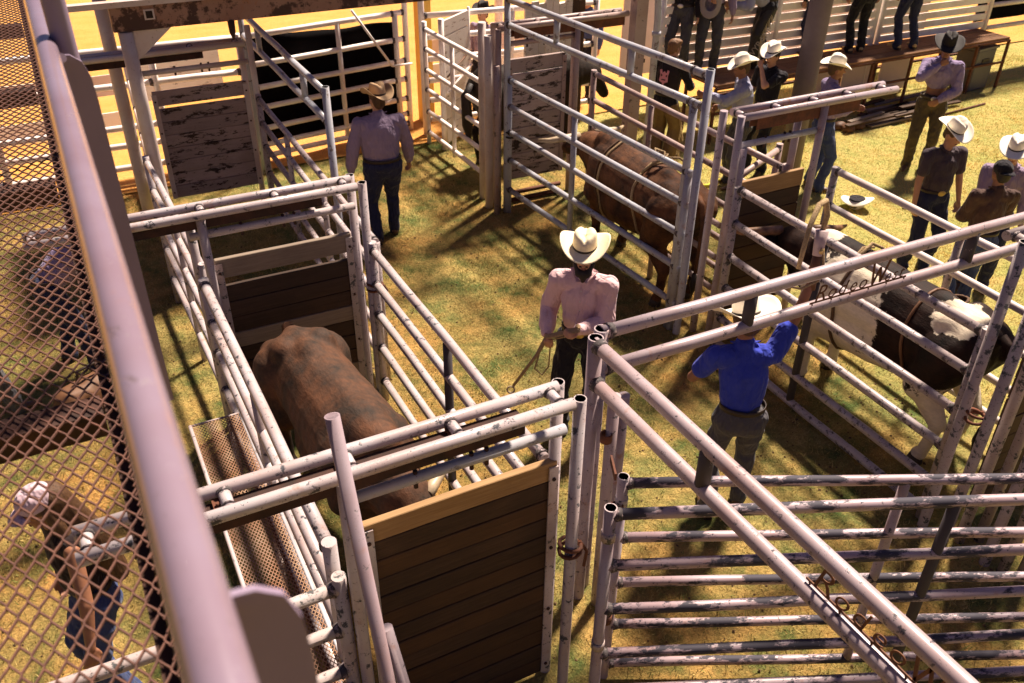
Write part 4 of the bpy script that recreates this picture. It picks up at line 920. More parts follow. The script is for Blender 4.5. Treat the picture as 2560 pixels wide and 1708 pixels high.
p = person('man in black jeans and tan boots on the platform beside the thick pole', (11.92, 10.62, .92), -.3, C_purple, C_jeank, M_felt, None, hair=M_hairb, boots=M_boottan, feet=((-.12, 0), (.1, .03)), group='men standing on the platform')
p = person('man in blue jeans and pale boots standing on the platform nearest its right end', (12.85, 10.48, .92), -.15, C_lblue, C_jean, M_felt, None, hair=M_hairb, boots=M_boottan, feet=((-.16, -.06), (.14, -.1)), group='men standing on the platform')
p = person('man in dark jeans standing on the platform just right of the thick pole', (11.05, 10.72, .92), -.1, C_black, C_jean, M_felt, None, hair=M_hairb, feet=((-.12, 0), (.12, .0)), group='men standing on the platform')
man_gh = person('man in a lavender shirt and charcoal jeans on the platform holding a grey hat', (8.95, 10.80, .92), 2.5, C_lav, C_jeang, M_felt, None, hair=M_hairb, sleeves='long', handL=(-.30, .10, .86), handR=(.05, .30, 1.12), curl=(.4, .7), buckle=M_brass, group='men standing on the platform')
p = person('man in dark grey jeans on the platform left of the lavender shirt', (8.52, 10.95, .92), 2.2, C_black, C_jeang, M_felt, None, hair=M_hairb, handR=(-.1, .35, 1.2), group='men standing on the platform')
man_ch = person('rider in black fringed chaps leaning over the rails', (9.95, 10.72, .92), 1.25, C_lblue, C_jeank, M_blackhat, None, hair=M_haird, lean=52, head=(0, -10), handL=(-.12, .62, .95), handR=(.12, .55, .85), feet=((-.16, .16), (.18, -.12)), group='men standing on the platform')
p = person('man in a blue shirt standing in the arena beyond the white fence', (8.15, 13.0, 0), 2.2, C_jean2, C_jeank, M_blackhat, None, hair=M_haird, skin=M_skin)
p = person('man in a black hat and lavender shirt beyond the white fence', (6.2, 12.95, 0), 2.0, C_lav, C_jeank, M_blackhat, None, hair=M_haird, h=.98)
p = person('person at the right edge pointing across the lawn', (13.55, 7.05, 0), 1.35, C_black, C_jean2, M_felt, None, hair=M_haird, skin=M_skin2, handL=(-.05, .52, 1.18), handR=(.25, .05, .8), poleL=(-.3, 0, -1), curl=(.15, .4))

# ------------------------------------------------------------------ bulls
def hide_material(name, c1, c2, patch=None, stripe=None):
    m, nt, b = nodes(name)
    tc = nt.nodes.new('ShaderNodeTexCoord').outputs['Object']
    f = noise_fac(nt, 3.4, 6, 0.68, 0.36, 0.62, vec=tc); f2 = noise_fac(nt, 50, 4, 0.7, 0.3, 0.7, vec=tc, stretch=(1, .35, 1))
    c = mix(nt, f, c1, c2)
    c = mix(nt, 1.0, c, mix(nt, f2, (.75, .75, .75), (1.15, 1.15, 1.15)), 'MULTIPLY')
    at = nt.nodes.new('ShaderNodeAttribute'); at.attribute_name = 'patch'
    if patch:
        nz = noise_fac(nt, 11, 5, 0.65, 0.0, 1.0, vec=tc)
        a = nt.nodes.new('ShaderNodeMath'); a.operation = 'MULTIPLY_ADD'; nt.links.new(nz, a.inputs[0]); a.inputs[1].default_value = .5; nt.links.new(at.outputs['Fac'], a.inputs[2])
        r = nt.nodes.new('ShaderNodeMapRange'); r.inputs[1].default_value = .73; r.inputs[2].default_value = .77; nt.links.new(a.outputs[0], r.inputs[0])
        pc = mix(nt, f, patch, tuple(x * .82 for x in patch)); pc = mix(nt, 1.0, pc, mix(nt, f2, (.85, .85, .85), (1.05, 1.05, 1.05)), 'MULTIPLY')
        c = mix(nt, r.outputs[0], c, pc)
    nt.links.new(c, b.inputs['Base Color']); b.inputs['Roughness'].default_value = .7; b.inputs['Specular IOR Level'].default_value = .15
    w = nt.nodes.new('ShaderNodeTexWave'); w.inputs['Scale'].default_value = 3.2; w.inputs['Distortion'].default_value = 7; w.inputs['Detail'].default_value = 3; w.bands_direction = 'Y'
    nt.links.new(tc, w.inputs[0]); ad = nt.nodes.new('ShaderNodeMath'); ad.operation = 'MULTIPLY_ADD'; nt.links.new(w.outputs[1], ad.inputs[0]); ad.inputs[1].default_value = .7; nt.links.new(f2, ad.inputs[2])
    bump(nt, b, ad.outputs[0], .3, .010); return m
def bull(label, loc, rz, mat, sc=1.0, patches=None, horn=M_horn, horn_shape='up', head=(0, 0), halter=None, rope=(), legs_mat=None, tail=True, hump=1.0, headdrop=0.0, tag_green=False, group='bulls in the alleys'):
    t = thing('bull', label, 'bull', loc, rz, group); t.scale = (sc, sc, sc)
    hx, hy = head
    P = [('c', (0, -.62, 1.02), (0, .42, 1.0), .33, .38, (1, 0, 0), .90), ('c', (0, -.40, .82), (0, .42, .74), .27, .29), ('e', (0, .0, .80), (.34, .55, .28)), ('e', (0, -.78, 1.08), (.28, .26, .27)),
         ('c', (-.14, -.72, 1.24), (-.17, -.98, 1.10), .12, .11), ('c', (.14, -.72, 1.24), (.17, -.98, 1.10), .12, .11), ('c', (0, -.95, 1.22), (0, -.5, 1.27), .09, .12), ('c', (0, -.5, 1.24), (0, .35, 1.27), .10, .13),
         ('c', (0, .38, 1.20), (0, .66, 1.26), .20 * hump, .15 * hump), ('c', (-.17, .42, 1.10), (-.2, .52, .78), .17, .15), ('c', (.17, .42, 1.10), (.2, .52, .78), .17, .15),
         ('c', (0, .52, 1.08), (hx * .5, .98, 1.08 - headdrop * .5), .27, .20, (1, 0, 0), .85), ('c', (0, .62, .86), (hx * .4, .92, .92 - headdrop * .4), .16, .13)]
    hb = V((hx * .8, 1.12, 1.08 - headdrop)); hm = V((hx + hy * .40, 1.12 + .42 * max(.12, 1 - abs(hy)), .90 - headdrop * 1.1)); d = (hm - hb).normalized(); sd = d.cross(V((0, 0, 1))).normalized(); up = sd.cross(d)
    P += [('c', V((hx * .5, .98, 1.08 - headdrop * .5)), hb, .19, .15), ('c', hb, hb + d * .22, .145, .115), ('c', hb + d * .2, hm, .105, .085), ('e', hm + d * .03, (.085, .07, .07)), ('c', hb - d * .02 - sd * .09 + up * .07, hb - d * .02 + sd * .09 + up * .07, .06, .06)]
    for s in (-1, 1):
        P += [('c', (s * .19, .50, .86), (s * .19, .50, .52), .125, .07), ('c', (s * .19, .50, .52), (s * .19, .51, .47), .072, .068), ('c', (s * .19, .50, .46), (s * .19, .50, .12), .055, .046), ('e', (s * .19, .51, .10), (.06, .07, .05)),
              ('c', (s * .17, -.80, 1.04), (s * .22, -.68, .72), .23, .15), ('c', (s * .22, -.68, .72), (s * .21, -.90, .46), .125, .068), ('c', (s * .21, -.90, .46), (s * .20, -.84, .12), .055, .044), ('e', (s * .20, -.82, .10), (.058, .068, .05))]
    P = [tuple([p[0]] + [V(p[1]), V(p[2])] + list(p[3:])) if p[0] == 'c' else p for p in P]
    body = blob('body', P, .022, mat, t, 5, folds=(.006, 3.6, (1, 1, 1)))
    me = body.data; n = len(me.vertices); att = me.attributes.new('patch', 'FLOAT', 'POINT')
    if patches:
        vals = np.zeros(n, np.float32)
        for i, v in enumerate(me.vertices):
            best = 0
            for c, r in patches:
                q = math.sqrt(sum(((v.co[k] - c[k]) / r[k]) ** 2 for k in range(3))); best = max(best, 1.0 - q * .5)
            vals[i] = best
        att.data.foreach_set('value', vals)
    for s in (-1, 1):
        ear = MB(); e0 = hb + sd * (-s) * .13 + up * .03; e1 = e0 - sd * s * .17 - d * .05 - up * .02
        ear.tube([e0, (e0 + e1) / 2 + up * .01, e1], [.03, .055, .008], 10); o = ear.build('ear', mat, t); o.data.transform(Matrix.Translation(e0) @ Matrix.Diagonal((1, 1, .75, 1)) @ Matrix.Translation(-e0))
        o.data.attributes.new('patch', 'FLOAT', 'POINT')
        h = MB(); b0 = hb + sd * (-s) * .10 + up * .11 - d * .03
        if horn_shape == 'up': pts = [b0, b0 - sd * s * .14 + up * .02, b0 - sd * s * .26 + up * .06 + d * .05, b0 - sd * s * .33 + up * .13 + d * .12]
        elif horn_shape == 'wide': pts = [b0, b0 - sd * s * .18, b0 - sd * s * .36 + d * .05, b0 - sd * s * .47 + up * .03 + d * .12]
        elif horn_shape == 'short': pts = [b0, b0 - sd * s * .10, b0 - sd * s * .20 + up * .03, b0 - sd * s * .28 + up * .07]
        else: pts = [b0, b0 - sd * s * .12 - up * .01, b0 - sd * s * .20 - up * .0 + d * .08, b0 - sd * s * .22 + up * .0 + d * .19]
        h.tube(pts, [.046, .042, .032, .012], 12); h.build('horn', horn, t)
        ey = MB(); _ell(ey, hb + d * .16 + sd * (-s) * .105 + up * .045, (.022, .022, .022), None, 8); ey.build('eye', M_pupil, t)
        for (x, y) in ((s * .19, .53), (s * .20, -.80)):
            hf = MB(); hf.tube([(x, y, .0), (x, y - .01, .085)], [.068, .055], 12); hf.build('hoof', M_hoof, t)
        nz = MB(); _ell(nz, hm + d * .075, (.055, .03, .045), None, 10); nz.build('muzzle', M_hoof, t)
    if tail:
        tm = MB(); tm.tube([(0, -1.02, 1.27), (0.0, -1.12, 1.22), (.01, -1.15, 1.0), (.02, -1.12, .62), (.02, -1.11, .45)], [.045, .032, .024, .016, .014], 10); o = tm.build('tail', mat, t); o.data.attributes.new('patch', 'FLOAT', 'POINT')
        sw = MB(); sw.tube([(.02, -1.11, .48), (.02, -1.12, .36), (.02, -1.11, .22)], [.02, .045, .008], 10); sw.build('tail_switch', M_haird, o)
    # flank or bull ropes follow the measured girth of the body
    from mathutils.bvhtree import BVHTree
    bv = BVHTree.FromPolygons([v.co for v in me.vertices], [p.vertices for p in me.polygons])
    for (y0, y1, rr, mt, nm) in rope:
        pts = []
        for k in range(37):
            a = 2 * math.pi * k / 36; dirv = V((math.sin(a), 0, math.cos(a))); yy = (y0 + y1) / 2 + (y0 - y1) / 2 * math.cos(a)
            o_ = V((0, yy, 1.0)); hit = bv.ray_cast(o_ + dirv * 1.2, -dirv)
            p_ = hit[0] if hit[0] is not None else o_ + dirv * .4
            pts.append(p_ + dirv * rr * .6)
        rm = MB(); rm.tube(pts, rr, 8, cap=False); rm.build(nm, mt, t)
    if halter:
        hmn = MB()
        for kk in (.12, .30):
            c = hb + d * kk; R = .15 - .16 * kk
            hmn.tube([c + (sd * math.cos(a) + up * math.sin(a)) * R for a in [2 * math.pi * q / 16 for q in range(17)]], .009, 6, cap=False)
        hmn.build('halter', halter, t)
    if tag_green:
        g = MB(); e0 = hb + sd * .22; g.box(e0 + V((-.03, -.03, -.03)), e0 + V((.03, -.022, .05))); g.build('ear_tag', plain('green_ear_tag', (.03, .22, .10), .4, .1), t)
    return t
H1 = hide_material('brown_brindle_hide', (0.115, 0.05, 0.026), (0.035, 0.024, 0.018))
H2 = hide_material('dark_brown_hide', (0.15, 0.06, 0.025), (0.03, 0.015, 0.01))
H3 = hide_material('black_and_white_hide', (0.028, 0.011, 0.007), (0.008, 0.005, 0.004), patch=(0.78, 0.66, 0.50))
H4 = hide_material('black_horse_coat', (0.03, 0.018, 0.012), (0.012, 0.008, 0.006))
bull('brown bull squeezed in the left chute with its rump away from the viewer', (1.22, 4.92, 0), math.pi + .08, H1, 0.97, horn=M_horn, horn_shape='short', head=(-.05, -.45), headdrop=.12, hump=1.1, rope=())
bull('dark brown horned bull with a rope knotted round it in the middle pen', (5.40, 7.38, 0), -.03, H2, 1.02, horn=M_horn, horn_shape='wide', rope=((.30, .28, .014, M_rope, 'chest_rope'), (.36, .33, .010, M_ropedk, 'chest_rope'), (-.30, -.42, .014, M_rope, 'flank_rope')), group='bulls in the alleys')
bull('black and white patched bull in the pen by the lawn', (5.82, 4.30, 0), .03, H3, 1.03, horn=M_horndk, horn_shape='wide', head=(.05, .3), tag_green=True,
     rope=((.22, .20, .015, M_ropedk, 'bull_rope'), (-.42, -.50, .013, M_leather, 'flank_strap')),
     patches=[((-.32, .20, .95), (.42, .40, .48)), ((-.1, .36, .70), (.5, .26, .26)), ((0, -.1, .58), (.5, .8, .16)), ((.0, .74, 1.42), (.16, .22, .14)), ((-.3, .55, .8), (.25, .2, .3)), ((-.12, -.74, 1.36), (.22, .20, .20)),
              ((-.25, -.80, .36), (.25, .4, .42)), ((.22, -.80, .36), (.25, .4, .42)), ((.2, .5, .3), (.2, .3, .5)), ((-.2, .5, .3), (.2, .3, .5)), ((.3, .1, .9), (.25, .4, .4))])
# knot of rope on the middle bull
t = thing('rope_knot', 'loose pale rope knot lying on the back of the dark brown bull', 'rope', (5.40, 6.98, 1.43))
m = MB()
m.tube([(-.25, .02, -.07), (-.12, .03, .01), (0, 0, .03), (.08, .05, .06), (.02, .12, .07), (-.08, .10, .05), (-.05, .0, .05), (.06, -.05, .04), (.12, -.14, -.0), (.08, -.20, -.04)], .014, 8)
m.build('knot', M_rope, t)
m = MB(); m.tube([(0, 0, .04), (-.07, .06, .10), (-.02, .14, .11), (.06, .08, .08), (.0, 0, .05)], .013, 8); m.build('loop', M_rope, t)
m = MB(); m.tube([(.06, .02, .04), (.2, .0, .02), (.3, -.02, -.06)], .012, 8); m.build('tail_end', M_rope, t)
t = thing('bull_rope', 'dark braided rope looped over the withers of the black and white bull', 'rope', (5.82, 4.52, 1.36))
m = MB(); m.tube([(-.20, .0, -.10), (-.16, .02, .06), (-.02, .02, .16), (.10, .0, .10), (.12, -.02, .0)], .016, 8); m.tube([(-.22, .03, -.18), (-.20, .04, .02), (-.08, .05, .12), (.05, .05, .10)], .014, 8); m.build('coil', M_rope, t); 
t = thing('coiled_rope', 'coil of dark rope lying on the rump of the black and white bull', 'rope', (5.86, 3.72, 1.36))
m = MB(); m.tube([(.1 * math.cos(a) * 1.6, .07 * math.sin(a), .012 * math.sin(a * 1.7)) for a in [q * .42 for q in range(34)]], .012, 6); m.build('coil', M_ropedk, t)

# horse hindquarters behind the pen posts
t = thing('horse', 'black horse with only its hindquarters showing behind the pen posts', 'horse', (5.98, 10.95, 0), -1.42)
P = [('c', V((0, -.55, 1.12)), V((0, .6, 1.12)), .30, .33, (1, 0, 0), .85), ('e', (0, -.72, 1.18), (.27, .28, .28))]
for s in (-1, 1):
    P += [('c', V((s * .15, -.75, 1.1)), V((s * .17, -.62, .72)), .22, .13), ('c', V((s * .17, -.62, .72)), V((s * .16, -.86, .50)), .11, .06), ('c', V((s * .16, -.86, .50)), V((s * .16, -.80, .1)), .05, .04), ('c', V((s * .16, .55, .95)), V((s * .16, .55, .1)), .12, .04)]
P += [('c', V((0, .7, 1.15)), V((0, 1.15, 1.05)), .25, .14), ('c', V((0, 1.15, 1.05)), V((0, 1.4, .7)), .12, .08)]
blob('body', P, .025, H4, t, 5)
m = MB(); m.tube([(0, -1.0, 1.25), (0, -1.1, 1.1), (0, -1.08, .7), (0, -1.05, .45)], [.04, .07, .08, .02], 10); m.build('tail', M_haird, t)
for s in (-1, 1):
    for y in (-.78, .56): m = MB(); m.tube([(s * .16, y, 0), (s * .16, y, .09)], [.06, .045], 10); m.build('hoof', M_hoof, t)

# ------------------------------------------------------------------ things held or worn
def world(pd, key):  # hand position of a person in world space
    w = pd[key] * pd['h']; return Matrix.Translation(pd['t'].location) @ Matrix.Rotation(pd['t'].rotation_euler.z, 4, 'Z') @ w
pl, pr = world(man_pink, 'L'), world(man_pink, 'R')
hd = (pl + pr) / 2
M_strap = plain('tan_strap', (0.34, 0.22, 0.12), .8, .3, 30)
t = thing('strap', 'doubled leather strap with a pale ring, held by the man in pink', 'strap', tuple(pr))
O = lambda v: V(v) - pr
im_l = V((-.886, .463, 0)); im_n = V((-.463, -.886, 0))
m = MB()
p0 = pl + V((0, 0, .05)); e = pr + im_l * .26 + im_n * .12 + V((0, 0, -.42))
m.tube([O(p0 + im_n * .03), O(pl + im_n * .09 + V((0, 0, .06))), O(pr + im_n * .07 + V((0, 0, .02))), O(pr + im_l * .08 + V((0, 0, -.15)) + im_n * .08), O(e)], [.022, .024, .022, .014, .012], 8); m.build('strap', M_strap, t)
m = MB(); m.tube([O(pl + im_n * .06), O(pr + im_n * .08 - im_l * .03), O(pr - im_l * .02 + V((0, 0, -.25)) + im_n * .09), O(pr + im_l * .03 + V((0, 0, -.33)) + im_n * .09), O(pr + im_l * .09 + V((0, 0, -.28)) + im_n * .08), O(pr + im_l * .05 + V((0, 0, -.1)) + im_n * .07)], .007, 8); m.build('loop', M_rope, t)
m = MB(); c = O(e) + im_l * .02 + V((0, 0, -.04)); m.tube([c + (im_l * math.cos(a) * .9 + V((0, 0, 1)) * math.sin(a)) * .032 for a in [2 * math.pi * q / 20 for q in range(21)]], .008, 8, cap=False); m.build('ring', M_horn, t)
br = world(man_blue, 'R')
t = thing('leather_handle', 'leather handled rope held up high by the man in blue', 'rope handle', tuple(br))
m = MB(); m.tube([(-.01, -.02, -.06), (.0, .0, .06), (.03, .03, .17)], [.026, .034, .030], 12); m.build('grip', M_leather, t)
m = MB(); m.tube([(.03, .03, .17), (.06, .06, .34)], [.034, .045], 12); m.build('wrap', M_lilac if False else plain('pale_mauve_wrap', (.45, .33, .33), .6, .15), t)
m = MB(); m.tube([(.06, .06, .30), (.12, .10, .42), (.10, .12, .52), (-.02, .06, .54), (-.13, .0, .44), (-.19, -.04, .28), (-.20, -.04, .16)], [.016, .02, .022, .02, .018, .018, .016], 8); m.build('loop', M_rope, t)
m = MB(); m.tube([(.06, .04, .30), (.05, -.02, .12), (.0, -.05, .02), (-.12, -.03, -.02), (-.22, .0, .01)], .009, 8); m.build('cord', M_rope, t)
m = MB(); _ell(m, (.02, -.01, .22), (.022, .012, .022), None, 12); m.build('stud', M_brass, t)
# emblem on the vest: a generic pink shield with dark shapes
def local_part(pd, name, mb, mat): return mb.build(name, mat, pd['t'])
m = MB(); T = man_boy['T']
vest = blob('vest', [('c', T(0, -.0, 1.0), T(0, 0, 1.30), .170, .190, (0, 1, 0), .74), ('c', T(-.13, -.01, 1.40), T(.13, -.01, 1.40), .085, .085)], .014, C_vest, man_boy['t'], 2)
M_pink = plain('pink_emblem', (.75, .30, .36), .6, .1); 
def patch_back(T, pts, mat, off):
    m = MB(); n = len(pts); m.add([T(x, off, z) for x, z in pts], [tuple(range(n))]); o = m.build('emblem', mat, man_boy['t']); s = o.modifiers.new('s', 'SOLIDIFY'); s.thickness = .004; return o
patch_back(T, [(-.075, 1.32), (-.045, 1.33), (-.03, 1.28), (0, 1.31), (.03, 1.28), (.045, 1.33), (.075, 1.32), (.06, 1.25), (.07, 1.17), (.02, 1.15), (0, 1.11), (-.02, 1.15), (-.07, 1.17), (-.06, 1.25)], M_pink, -.158)
for a in ([(-.05, 1.27), (-.02, 1.25), (-.045, 1.23)], [(.05, 1.27), (.02, 1.25), (.045, 1.23)], [(-.03, 1.20), (.03, 1.20), (.03, 1.185), (-.03, 1.185)]): patch_back(T, a, C_vest, -.1625)
# fringed chaps of the rider and of the young man
def chaps(pd, mat, fr, k0=.6, side=1):
    h = pd['h']; P = []
    for sgn, hj, kn, an in pd['legs']: P += [('c', hj * h + V((0, 0, -.05)), kn * h, .11, .095), ('c', kn * h, (an + V((0, 0, .03))) * h, .095, .105)]
    o = blob('chaps', P, .014, mat, pd['t'], 2, folds=(.01, 9, (1, 1, .6)))
    for sgn, hj, kn, an in pd['legs']:
        m = MB()
        for k in range(26):
            z = .12 + k * .028; f = (z - .1) / .8; base = (an + (kn - an) * min(1, f / .5) if f < .5 else kn + (hj - kn) * (f - .5) / .5) * h
            a = base + V((sgn * .10, -.02, 0)); m.bar(a, a + V((sgn * (.05 + .03 * random.random()), -.03 + .05 * random.random(), -.12)), .012, .003)
        fo = m.build('fringe', fr, o); fo['kind'] = 'stuff'
chaps(man_ch, plain('black_chaps_leather', (.025, .02, .015), .45, .3), plain('pale_fringe', (.62, .50, .26), .7, .2))
chaps(man_boy, plain('brown_chaps_leather', (.20, .12, .05), .6, .3), plain('tan_fringe', (.5, .34, .14), .7, .2))
# lettering down the chaps leg
tx = bpy.data.curves.new('lettering', 'FONT'); tx.body = 'WYRAMI'; tx.size = .13; tx.extrude = .003
to = bpy.data.objects.new('tmp_text', tx); COL.objects.link(to); dg = bpy.context.evaluated_depsgraph_get(); lm = bpy.data.meshes.new_from_object(to.evaluated_get(dg)); bpy.data.objects.remove(to)
lo = link('lettering', lm, plain('silver_lettering', (.45, .38, .30), .5, .1), man_ch['t'])
sgn, hj, kn, an = man_ch['legs'][0]
lo.location = (an + V((-.12, .10, .08))); lo.rotation_euler = (math.radians(80), math.radians(-62), math.radians(-120))
lo['kind'] = 'stuff'
# grey hat carried by the man in lavender on the platform
gh = world(man_gh, 'R')
t = thing('grey_hat', 'grey felt hat held against the waist of the man in lavender', 'hat', tuple(gh))
cowboy_hat(t, Matrix.Rotation(2.5, 4, 'Z') @ Matrix.Translation((0, .08, -.05)) @ Matrix.Rotation(math.radians(80), 4, 'X'), plain('grey_felt', (.30, .25, .26), .85, .1), name='felt')
# fallen hat on the lawn, little things around it
t = thing('fallen_hat', 'cream hat lying upside down on the lawn', 'hat', (9.0, 7.45, .125))
cowboy_hat(t, Matrix.Rotation(.6, 4, 'Z') @ Matrix.Rotation(math.radians(172), 4, 'X'), M_felt, curl=.05, name='felt')
m = MB(); m.tube([(0, 0, -.105), (0, 0, .014)], [.08, .105], 20); m.build('dark_inside', C_black, t)  # black cone filling the upturned crown
t = thing('drink_can', 'small silver can lying on the lawn near the fallen hat', 'can', (9.62, 7.15, .03))
m = MB(); m.tube([(-.06, 0, 0), (-.05, 0, 0), (.05, .01, 0), (.06, .01, 0)], [.024, .031, .031, .024], 14); m.build('can', plain('silver_can', (.75, .72, .68), .3, .2, metal=.6), t)
t = thing('paper_scrap', 'crumpled white paper scrap beside the silver can', 'litter', (9.75, 7.0, .01))
m = MB(); m.add([(-.06, -.05, 0), (.05, -.06, .02), (.08, .04, .0), (0, .03, .045), (-.05, .06, .01)], [(0, 1, 3), (1, 2, 3), (2, 4, 3), (4, 0, 3)]); m.build('paper', M_bannerw, t)
t = thing('gear_bag', 'brown leather gear bag on the grass behind the walkway mesh', 'bag', (-.38, 7.35, 0), .5)
blob('bag', [('c', V((-.2, 0, .16)), V((.2, 0, .16)), .15, .15), ('e', (0, 0, .12), (.3, .17, .14))], .02, M_leather, t, 3, folds=(.012, 8, (1, 1, 1)))
m = MB(); m.tube([(-.12, 0, .30), (-.08, 0, .42), (.08, 0, .42), (.12, 0, .30)], .014, 8); m.build('handle', M_belt, t)
t = thing('branches', 'dry twigs lying on the grass at the foot of the cross panel', 'twigs', (.05, 3.2, 0))
for k in range(7):
    m = MB(); a = random.uniform(-.5, .5); x = random.uniform(-.2, .2); m.tube([(x - .25, a * .2, .02), (x, a * .4, .05), (x + .25, a * .7 + .05, .02)], [.008, .006, .003], 6); m.build('twig', M_haird, t)

# ------------------------------------------------------------------ cut out lettering between the high rails
def cutout_sign(label, org, ux, uz=V((0, 0, 1)), mirror=False, size=.115):
    t = thing('cutout_sign', label, 'metal lettering', tuple(org), 0, 'cut out lettering signs')
    ux = V(ux).normalized(); nrm = ux.cross(uz)
    M3 = Matrix((( ux.x, uz.x, nrm.x, 0), (ux.y, uz.y, nrm.y, 0), (ux.z, uz.z, nrm.z, 0), (0, 0, 0, 1)))
    x = 0.0
    def letter(ch, x, sz, z=.02):
        c = bpy.data.curves.new('letter', 'FONT'); c.body = ch; c.size = sz; c.extrude = .002; c.shear = .25; c.offset = -.0012
        o = bpy.data.objects.new('tmp_l', c); COL.objects.link(o); dg = bpy.context.evaluated_depsgraph_get(); me = bpy.data.meshes.new_from_object(o.evaluated_get(dg)); w = o.dimensions.x; w = max(v.co.x for v in me.vertices); bpy.data.objects.remove(o)
        me.transform(M3 @ Matrix.Translation((x, z, 0))); link('letter', me, M_sign, t); return w
    for ch, k in zip('Rodeo', (1.2, 1, 1.05, 1, 1)): x += letter(ch, x, size * 1.22 * k) + .012
    xw = x + .012
    def bar(a, b, w=.016):
        m = MB(); A = M3 @ V((a[0], a[1], 0)); B = M3 @ V((b[0], b[1], 0)); m.bar(A, B, .006, w, up=tuple(uz) if abs((B - A).normalized().z) < .9 else tuple(ux)); return m
    Wp = [(xw + .0, .215), (xw + .03, .025), (xw + .075, .15), (xw + .10, .03), (xw + .16, .215)]
    m = MB()
    for a, b in zip(Wp[:-1], Wp[1:]): m.v, m.f, m.sm = m.v, m.f, m.sm; q = bar(a, b); m.add(q.v, q.f)
    for a, b in (((xw - .17, .195), (xw + .0, .205)), ((xw - .20, .225), (xw - .17, .195)), ((xw + .16, .205), (xw + .33, .20)), ((xw + .33, .20), (xw + .36, .23))): q = bar(a, b, .020); m.add(q.v, q.f)
    m.build('large_letter_w', M_sign, t)
    x = xw + .135
    for ch in 'est': x += letter(ch, x, size * 1.1) + .010
    m = MB(); q = bar((-.03, .014), (x + .02, .014), .012); m.add(q.v, q.f)
    for k in range(6):
        xx = -.01 + k * (x + .01) / 5; q = bar((xx, .012), (xx + .006, -.006), .008); m.add(q.v, q.f)
    m.build('base_strip', M_sign, t)
cutout_sign('rusty Rodeo West lettering standing on the rail above the black and white bull', V((4.10, 3.545, 1.905)), (1, -.012, 0))
cutout_sign('rusty Rodeo West lettering on the near rail at the bottom right corner', V((2.395, 1.74, 1.905)), (0, -1, 0), size=.125)

# ------------------------------------------------------------------ platform, far chute boards and clutter behind
t = thing('platform', 'long brown plank platform on rusty angle legs behind the men', 'platform', (8.7, 10.1, 0), 0)
for i, (x0, x1) in enumerate(((0, 1.6), (1.61, 3.2), (3.21, 4.8), (4.81, 6.5))):
    for j in range(3):
        m = MB(); m.box((x0, .08 + j * .24 - x0 * .0, .86), (x1, .08 + j * .24 + .23, .90)); m.build('plank', wood('brown_platform_planks', (.34, .17, .08), (.24, .11, .05)), t)
for x in (0, 1.6, 2.5, 3.2, 4.1, 4.8, 5.7, 6.5):
    for y in (.08, .78):
        m = MB(); m.box((x - .02, y - .02, 0), (x + .02, y + .02, .855)); m.build('leg', M_rust, t)
for y in (.075, .79):
    for z in (.45, .83): m = MB(); m.box((0, y - .015, z), (6.5, y + .015, z + .035)); m.build('rail', M_rust, t)
for i, x in enumerate((2.55, 3.3, 4.2)):
    m = MB(); m.box((x, .74, .03), (x + .68, .76, .80)); o = m.build('board', M_banner, None, (8.7, 10.1, 0)); tag(o, ('left', 'middle', 'right')[i] + ' pale board leaning under the platform', 'board')
t = thing('grey_box', 'dark grey plastic crate standing under the right end of the platform', 'crate', (14.75, 10.42, 0), .1)
m = MB(); m.box((-.28, -.2, 0), (.28, .2, .72)); o = m.build('shell', plain('grey_plastic', (.10, .09, .10), .5, .15), t); bvm = o.modifiers.new('b', 'BEVEL'); bvm.width = .03; bvm.segments = 3
m = MB(); m.box((-.1, -.215, .50), (.1, -.202, .56)); m.build('handle', M_belt, t)
m = MB(); m.box((-.3, -.22, .721), (.3, .22, .76)); m.build('lid', plain('grey_plastic2', (.13, .12, .13), .5, .15), t)
t = thing('far_chute', 'long white slatted chute wall behind the platform', 'chute wall', (8.2, 11.0, 0), math.radians(-1.5))
for i in range(13):
    z = .78 + i * .145
    for x0, x1 in ((0, 4.3), (4.5, 7.05)):
        m = MB(); m.box((x0, -.02, z), (x1, .025, z + .10)); m.build('slat', P_arena, t)
for x in (.0, 2.2, 4.33, 4.47, 7.1): m = MB(); m.tube([(x, 0, 0), (x, 0, 2.9)], .05, 12); m.build('post', P_arena, t)
for z in (.9, 1.3, 1.7, 2.1, 2.5): m = MB(); m.tube([(7.15, 0, z), (14, 0, z)], .04, 10); m.build('rail', P_arena, t)
board('boards', 'pale boards inside the long white chute', 'boards', 8.2, 15.2, 12.0, .6, 2.6, M_banner, .03)
board('tarp', 'black tarp behind the rails at the top right corner', 'tarp', 15.5, 26, 11.2, .9, 2.9, M_tarp, .01)
t = thing('lumber_pile', 'pile of old boards and rubble at the edge of the lawn', 'lumber pile', (12.3, 9.95, 0), .02)
for k in range(16):
    m = MB(); y = random.uniform(-.35, .35); x = random.uniform(-1.4, .3); z = .02 + .03 * (k % 4); l = random.uniform(.8, 1.9); a = random.uniform(-.12, .12)
    m.box((x, y - .04, z), (x + l, y + .04, z + .03), Matrix.Rotation(a, 3, 'Z')); m.build('plank', random.choice((W_grey, W_mid, W_grey)), t)
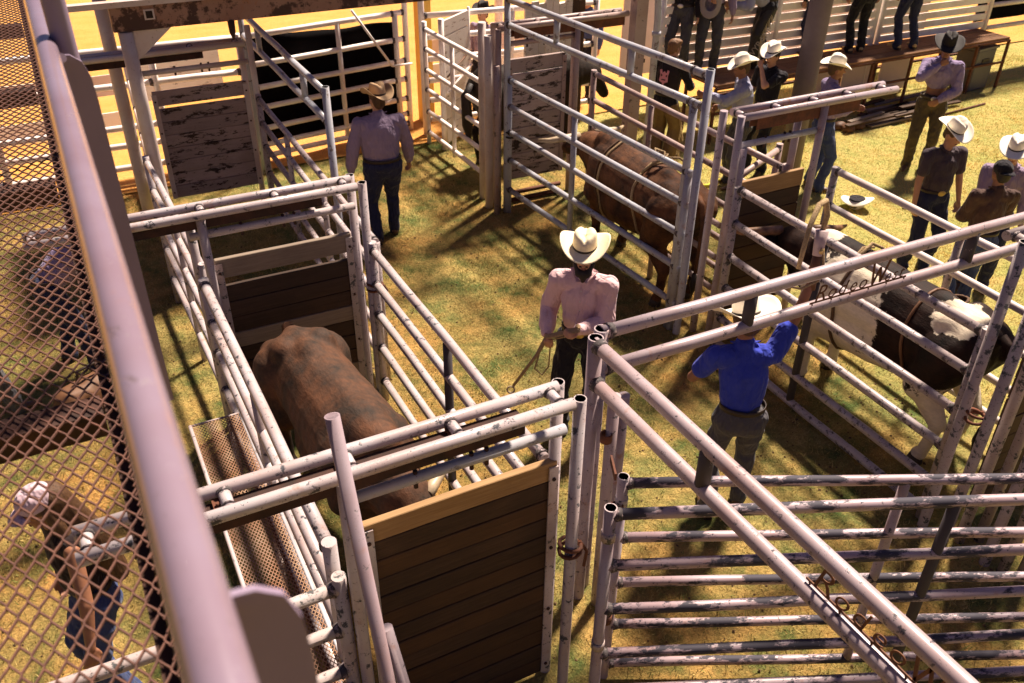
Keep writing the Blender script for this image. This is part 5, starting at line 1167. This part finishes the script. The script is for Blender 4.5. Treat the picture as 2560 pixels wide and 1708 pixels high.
for k in range(3):
    m = MB(); x = random.uniform(-1.6, -.8); blob('stone', [('e', (x, random.uniform(-.3, .1), .05), (.12, .09, .07))], .02, M_leather, t, 1, folds=(.015, 9, (1, 1, 1)))
t = thing('pipe_length', 'thin rusty pipe lying on the lawn by the lumber pile', 'pipe', (13.6, 9.55, .02), .08)
m = MB(); m.tube([(-.6, 0, 0), (.6, .0, 0)], .018, 8); m.build('pipe', M_rust, t)
t = thing('yellow_rope', 'yellow rope lying on the grass behind the middle pen', 'rope', (7.75, 8.75, .03))
m = MB(); m.tube([(-.5, .1, 0), (-.3, .16, .01), (-.1, .1, .0), (.1, .15, .02), (.35, .2, 0)], .022, 8); m.build('rope', plain('yellow_rope', (.75, .62, .05), .8, .2), t)
t = thing('red_cup', 'small red cup dropped beyond the middle pen', 'cup', (7.05, 7.35, .04))
m = MB(); m.tube([(0, -.05, 0), (0, .05, 0)], [.03, .04], 12); m.build('cup', plain('red_cup', (.7, .06, .03), .4, .1), t)
# chain and twine ties on posts
for i, (x, y, z, lb) in enumerate(((4.84, 9.34, 1.05, 'black chain wrapped on the tall blue grey panel post'), (4.86, 10.14, 1.35, 'black strap tied to the end of the white gate'), (4.86, 10.14, .45, 'black strap hanging low on the end of the white gate'), (5.12, 2.82, 1.12, 'rusty chain between the posts at the bottom right'), (1.98, 6.30, 1.18, 'small latch chain on the far post of the chute panel'), (1.91, 2.93, 1.25, 'dark hook on the nearest chute post'))):
    t = thing('tie', lb, 'chain', (x, y, z))
    m = MB(); m.tube([(.062 * math.cos(a), .062 * math.sin(a), .03 * math.sin(a * .5)) for a in [q * .55 for q in range(24)]], .012, 6); m.tube([(.06, 0, .02), (.10, -.02, -.06), (.08, -.03, -.16)], .010, 6); m.build('links', M_haird if i < 3 else M_rust, t)
# pieces too small to pick apart singly
for o in bpy.data.objects:
    if o.name.split('.')[0] in ('weld_beads', 'bolt_heads', 'bolt', 'cut_edge', 'track_hanger', 'collar', 'halter'): o['kind'] = 'stuff'
